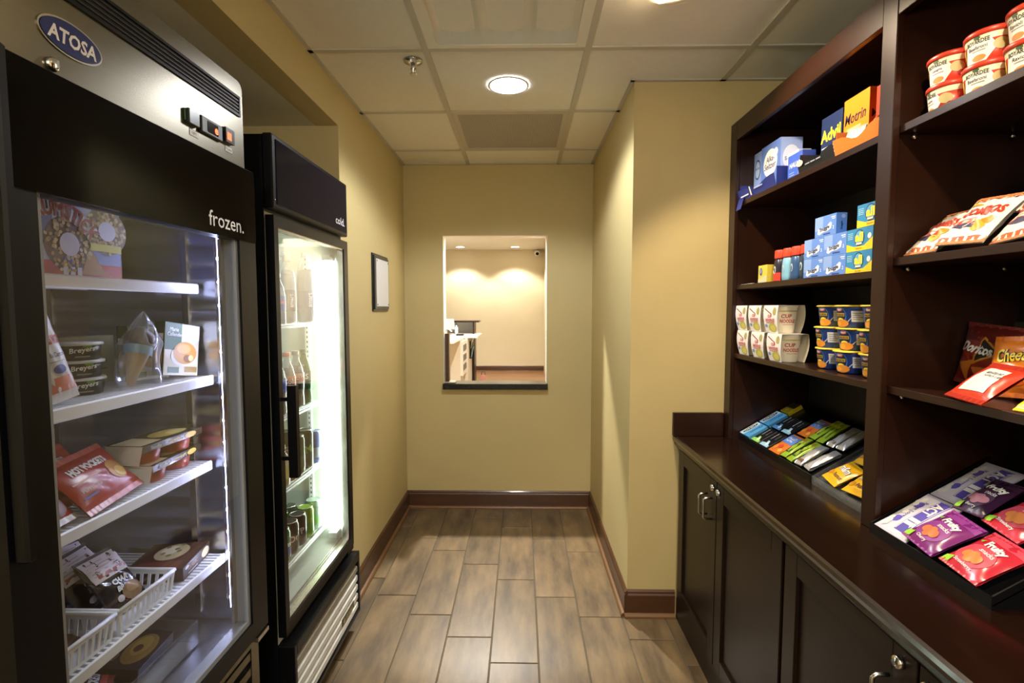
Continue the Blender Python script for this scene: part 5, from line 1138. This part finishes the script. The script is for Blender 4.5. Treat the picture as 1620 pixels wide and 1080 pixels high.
bag('frozen_sandwich_bag', 'red frozen sandwich bag lying in the clear bin', .150, .105, .030, '#a82c1a', (-.868, 1.000, .590), (R(-66), R(-2), LEFT+R(30)), lambda m, F, w_, h: (m.text(F, .01, h*.36, .020, 'HOT POCKETS', W_, .0016, maxw=w_*.8, bold=.06), m.rect(F, -w_*.5, w_*.5, h*.24, h*.5, C('#2a1c1a'), .0009), m.disc(F, -w_*.2, h*.75, w_*.12, h*.12, C('#c98f4e'), .0014, 12)), 51, 'frozen food', 'frozen sandwich bags', sealcol='#8a2a20')

# ================================================================== COOLER CONTENTS
ZC = [z+.002 for z, _ in CLS]
def drink(name, label, loc, prof, m_body, liquid, cap, capz, band=None, txt=None, group='plastic drink bottles', rz=0, capcol='#e8e8ec', capr=.0135):
    t = empty(name, label, 'bottle', loc, (0, 0, LEFT+rz-R(48)), group)
    bo = MB().lathe(prof, m_body, 20).build('bottle_body', t)
    if liquid:
        lv, lc = liquid
        MB().lathe([(max(.0001, r-.0015), z) for r, z in prof if z <= lv], lc, 20).build('liquid', t)
    MB().lathe([(capr, capz), (capr, capz+cap), (capr*.9, capz+cap+.002)], C(capcol, .4), 16).build('cap', t)
    if band:
        z0, z1, c = band; rr = [r for r, z in prof if z0-.03 <= z <= z1+.03]; rad = max(rr)+.0006
        lbp = MB().lathe([(rad, z0), (rad, z1)], C(c, .35), 20, cap=False).build('wrap_label', t)
        if txt:
            F = cyl(rad, .006); m = MB()
            for s_, ca, cb, h, c_, ro in txt: m.text(F, ca, cb, h, s_, C(c_), .0008, rot=ro, bold=.03)
            m.build('label_print', lbp)
    return t
SW = [(.026, 0), (.030, .006), (.0305, .03), (.0305, .150), (.027, .185), (.018, .208), (.0125, .220), (.0125, .228)]
SWL = [(.030, 0), (.0345, .006), (.035, .03), (.035, .175), (.031, .210), (.020, .238), (.0135, .252), (.0135, .258)]
water = mat('water', '#9fb4c4', .15, vary=0); cola = C('#241610', .2); wl = C('#5a6a78', .15)
drink('water_bottle', 'clear water bottle with dark label at the cooler top shelf front', (-.880, 1.905, ZC[0]), SW, MATS['clear_bottle'], (.205, C('#6f86a0', .12)), .024, .228, (.045, .125, '#39406a'), [('smart', .004, .085, .014, '#dfe2f0', math.pi/2)], capcol='#b9bccc')
drink('water_bottle', 'tall clear water bottle nearest the lit tube', (-.872, 2.048, ZC[0]), SWL, MATS['clear_bottle'], (.235, C('#9fb4c8', .12)), .020, .258, (.055, .125, '#7a88b0'), [('smart', .004, .09, .016, '#f0f2f8', math.pi/2)], capcol='#e6eae6')
drink('water_bottle', 'tall clear water bottle standing behind the other two', (-.955, 2.030, ZC[0]), SWL, MATS['clear_bottle'], (.235, C('#9fb4c8', .12)), .020, .258, (.055, .135, '#4a5590'), [('smart', .004, .09, .016, '#f0f2f8', math.pi/2)], capcol='#e6eae6')
drink('water_bottle', 'small ribbed water bottle with red and blue label by the door edge', (-.872, 1.805, ZC[0]), [(.024, 0), (.028, .006), (.028, .10), (.024, .13), (.0125, .155), (.0125, .165)], MATS['clear_bottle'], (.14, C('#6f7f90', .15)), .014, .165, (.05, .10, '#3a4a9a'), [('aqua', 0, .075, .014, '#e04a3a', 0)], capcol='#dfe3ea')
CK = [(.023, 0), (.029, .006), (.0305, .02), (.028, .055), (.0305, .085), (.0305, .125), (.024, .160), (.0145, .185), (.0125, .195), (.0125, .205)]
drink('soda_bottle', 'cola bottle with red label and red cap on the second cooler shelf', (-.878, 1.875, ZC[1]), CK, MATS['clear_bottle'], (.175, cola), .014, .205, (.095, .135, '#c23a2c'), [('Cola', 0, .115, .020, '#f2e6e0', 0)], 'soda bottles', capcol='#d8543c')
drink('soda_bottle', 'cola bottle with pale label and grey cap on the second cooler shelf', (-.880, 1.955, ZC[1]), CK, MATS['clear_bottle'], (.175, C('#3a2c28', .2)), .014, .205, (.095, .135, '#c9b0b0'), [('Coke', 0, .115, .020, '#c23a2c', 0)], 'soda bottles', capcol='#b9bcb8')
drink('soda_bottle', 'green soda bottle with dark label on the second cooler shelf', (-.882, 2.035, ZC[1]), CK, MATS['green_bottle'], (.18, C('#3f9a3a', .2)), .014, .205, (.090, .135, '#20402e'), [('S', .0, .113, .022, '#cfe8d0', 0)], 'soda bottles', capcol='#1f5a34')
drink('soda_bottle', 'blue-labelled soda bottle by the door edge on the second cooler shelf', (-.876, 1.795, ZC[1]), CK, MATS['clear_bottle'], (.175, cola), .014, .205, (.085, .135, '#4a4fb0'), [('P', 0, .11, .020, '#e6e6f2', 0)], 'soda bottles', capcol='#3f8a5a')
drink('juice_bottle', 'tan juice bottle behind the cooler handle', (-.874, 1.800, ZC[2]), [(.026, 0), (.030, .005), (.030, .09), (.022, .115), (.015, .125), (.015, .135)], MATS['clear_bottle'], (.11, C('#c99a5a', .3)), .014, .135, (.03, .08, '#c9b46a'), None, 'juice bottles', capcol='#d9dcd0', capr=.016)
def can(label, loc, col, r=.033, h=.122, txt=None, tc='#f2f2f2', rz=0, stripe=None, name='drink_can', group='drink cans'):
    t = empty(name, label, 'can', loc, (0, 0, LEFT+rz-R(48)), group)
    bo = MB().lathe([(r*.76, 0), (r*.80, .002), (r, .012), (r, h-.014), (r*.86, h-.002), (r*.86, h)], C(col, .22, metal=.35), 22).build('can_body', t)
    MB().lathe([(r*.87, h-.003), (r*.87, h+.001), (r*.80, h+.001), (r*.78, h-.004), (.0001, h-.004)], 'nickel', 20).box(-.007, .007, -.012, .010, h-.004, h-.0025, 'nickel').build('can_lid', t)
    F = cyl(r, .006); m = MB()
    if stripe: m.rect(F, -r*1.1, r*1.1, h*.18, h*.50, C(stripe, .25), .0004)
    if txt: m.text(F, .004, h*.52, h*.20, txt, C(tc), .0008, maxw=r*1.5, bold=.04, rot=.2)
    m.disc(F, -r*.9, h*.35, r*.22, h*.10, C(tc), .0006, 10)
    m.build('label_print', bo); return t
can('slim silver and blue energy drink can by the lit tube', (-.868, 2.092, ZC[2]), '#6f7fc0', .0262, .134, None, '#c23a3a', 0, '#b9bed0', group='energy drink cans')
can('tall black energy drink can next to the slim one', (-.880, 2.018, ZC[2]), '#1a1c22', .0325, .157, 'M', '#8ab03a', 0, None, group='energy drink cans')
can('tall dark can with green mark next to the cooler handle', (-.880, 1.942, ZC[2]), '#24302a', .0305, .150, None, '#8ab03a', 0, '#3a4a3e', group='energy drink cans')
can('short can with red-brown label half behind the handle', (-.876, 1.870, ZC[2]), '#8a5a4a', .0305, .118, None, '#d9c8a0', 0, '#b9883a', group='energy drink cans')
can('tall dark can in the second row of the third cooler shelf', (-.950, 1.985, ZC[2]), '#202430', .0325, .157, None, '#5a6a8a', 0, None, group='energy drink cans')
CANS = [(1.792, '#2f6a4a', 'Sprite', '#e8f0e8', '#3a4fa0', 'green and blue soda can at the lowest shelf front by the door edge'), (1.862, '#3a2422', 'Dr', '#d9c8c0', None, 'dark cherry soda can with pale mark, lowest shelf front'), (1.932, '#3a2a26', 'P', '#c9b8b0', None, 'dark brown soda can in the middle of the front row'),
        (2.002, '#8fb03a', None, '#e6f0c0', '#5a8a2a', 'lime green soda can in the front row'), (2.080, '#b9cfc0', None, '#c23a3a', '#8fc07a', 'pale green diet soda can nearest the lit tube')]
for y, c, tx, tc, st, lb in CANS: can(lb, (-.880, y, ZC[3]), c, txt=tx, tc=tc, stripe=st, rz=R(6))
for q, (y, c, lb) in enumerate(((1.800, '#7a2a2a', 'red soda can in the second row by the door edge'), (1.870, '#2a2a2e', 'black soda can in the second row'), (1.940, '#4f8a3a', 'green soda can in the second row'), (2.012, '#5a6a5a', 'grey-green soda can at the end of the second row'))): can(lb, (-.952, y, ZC[3]), c, rz=R(-10))
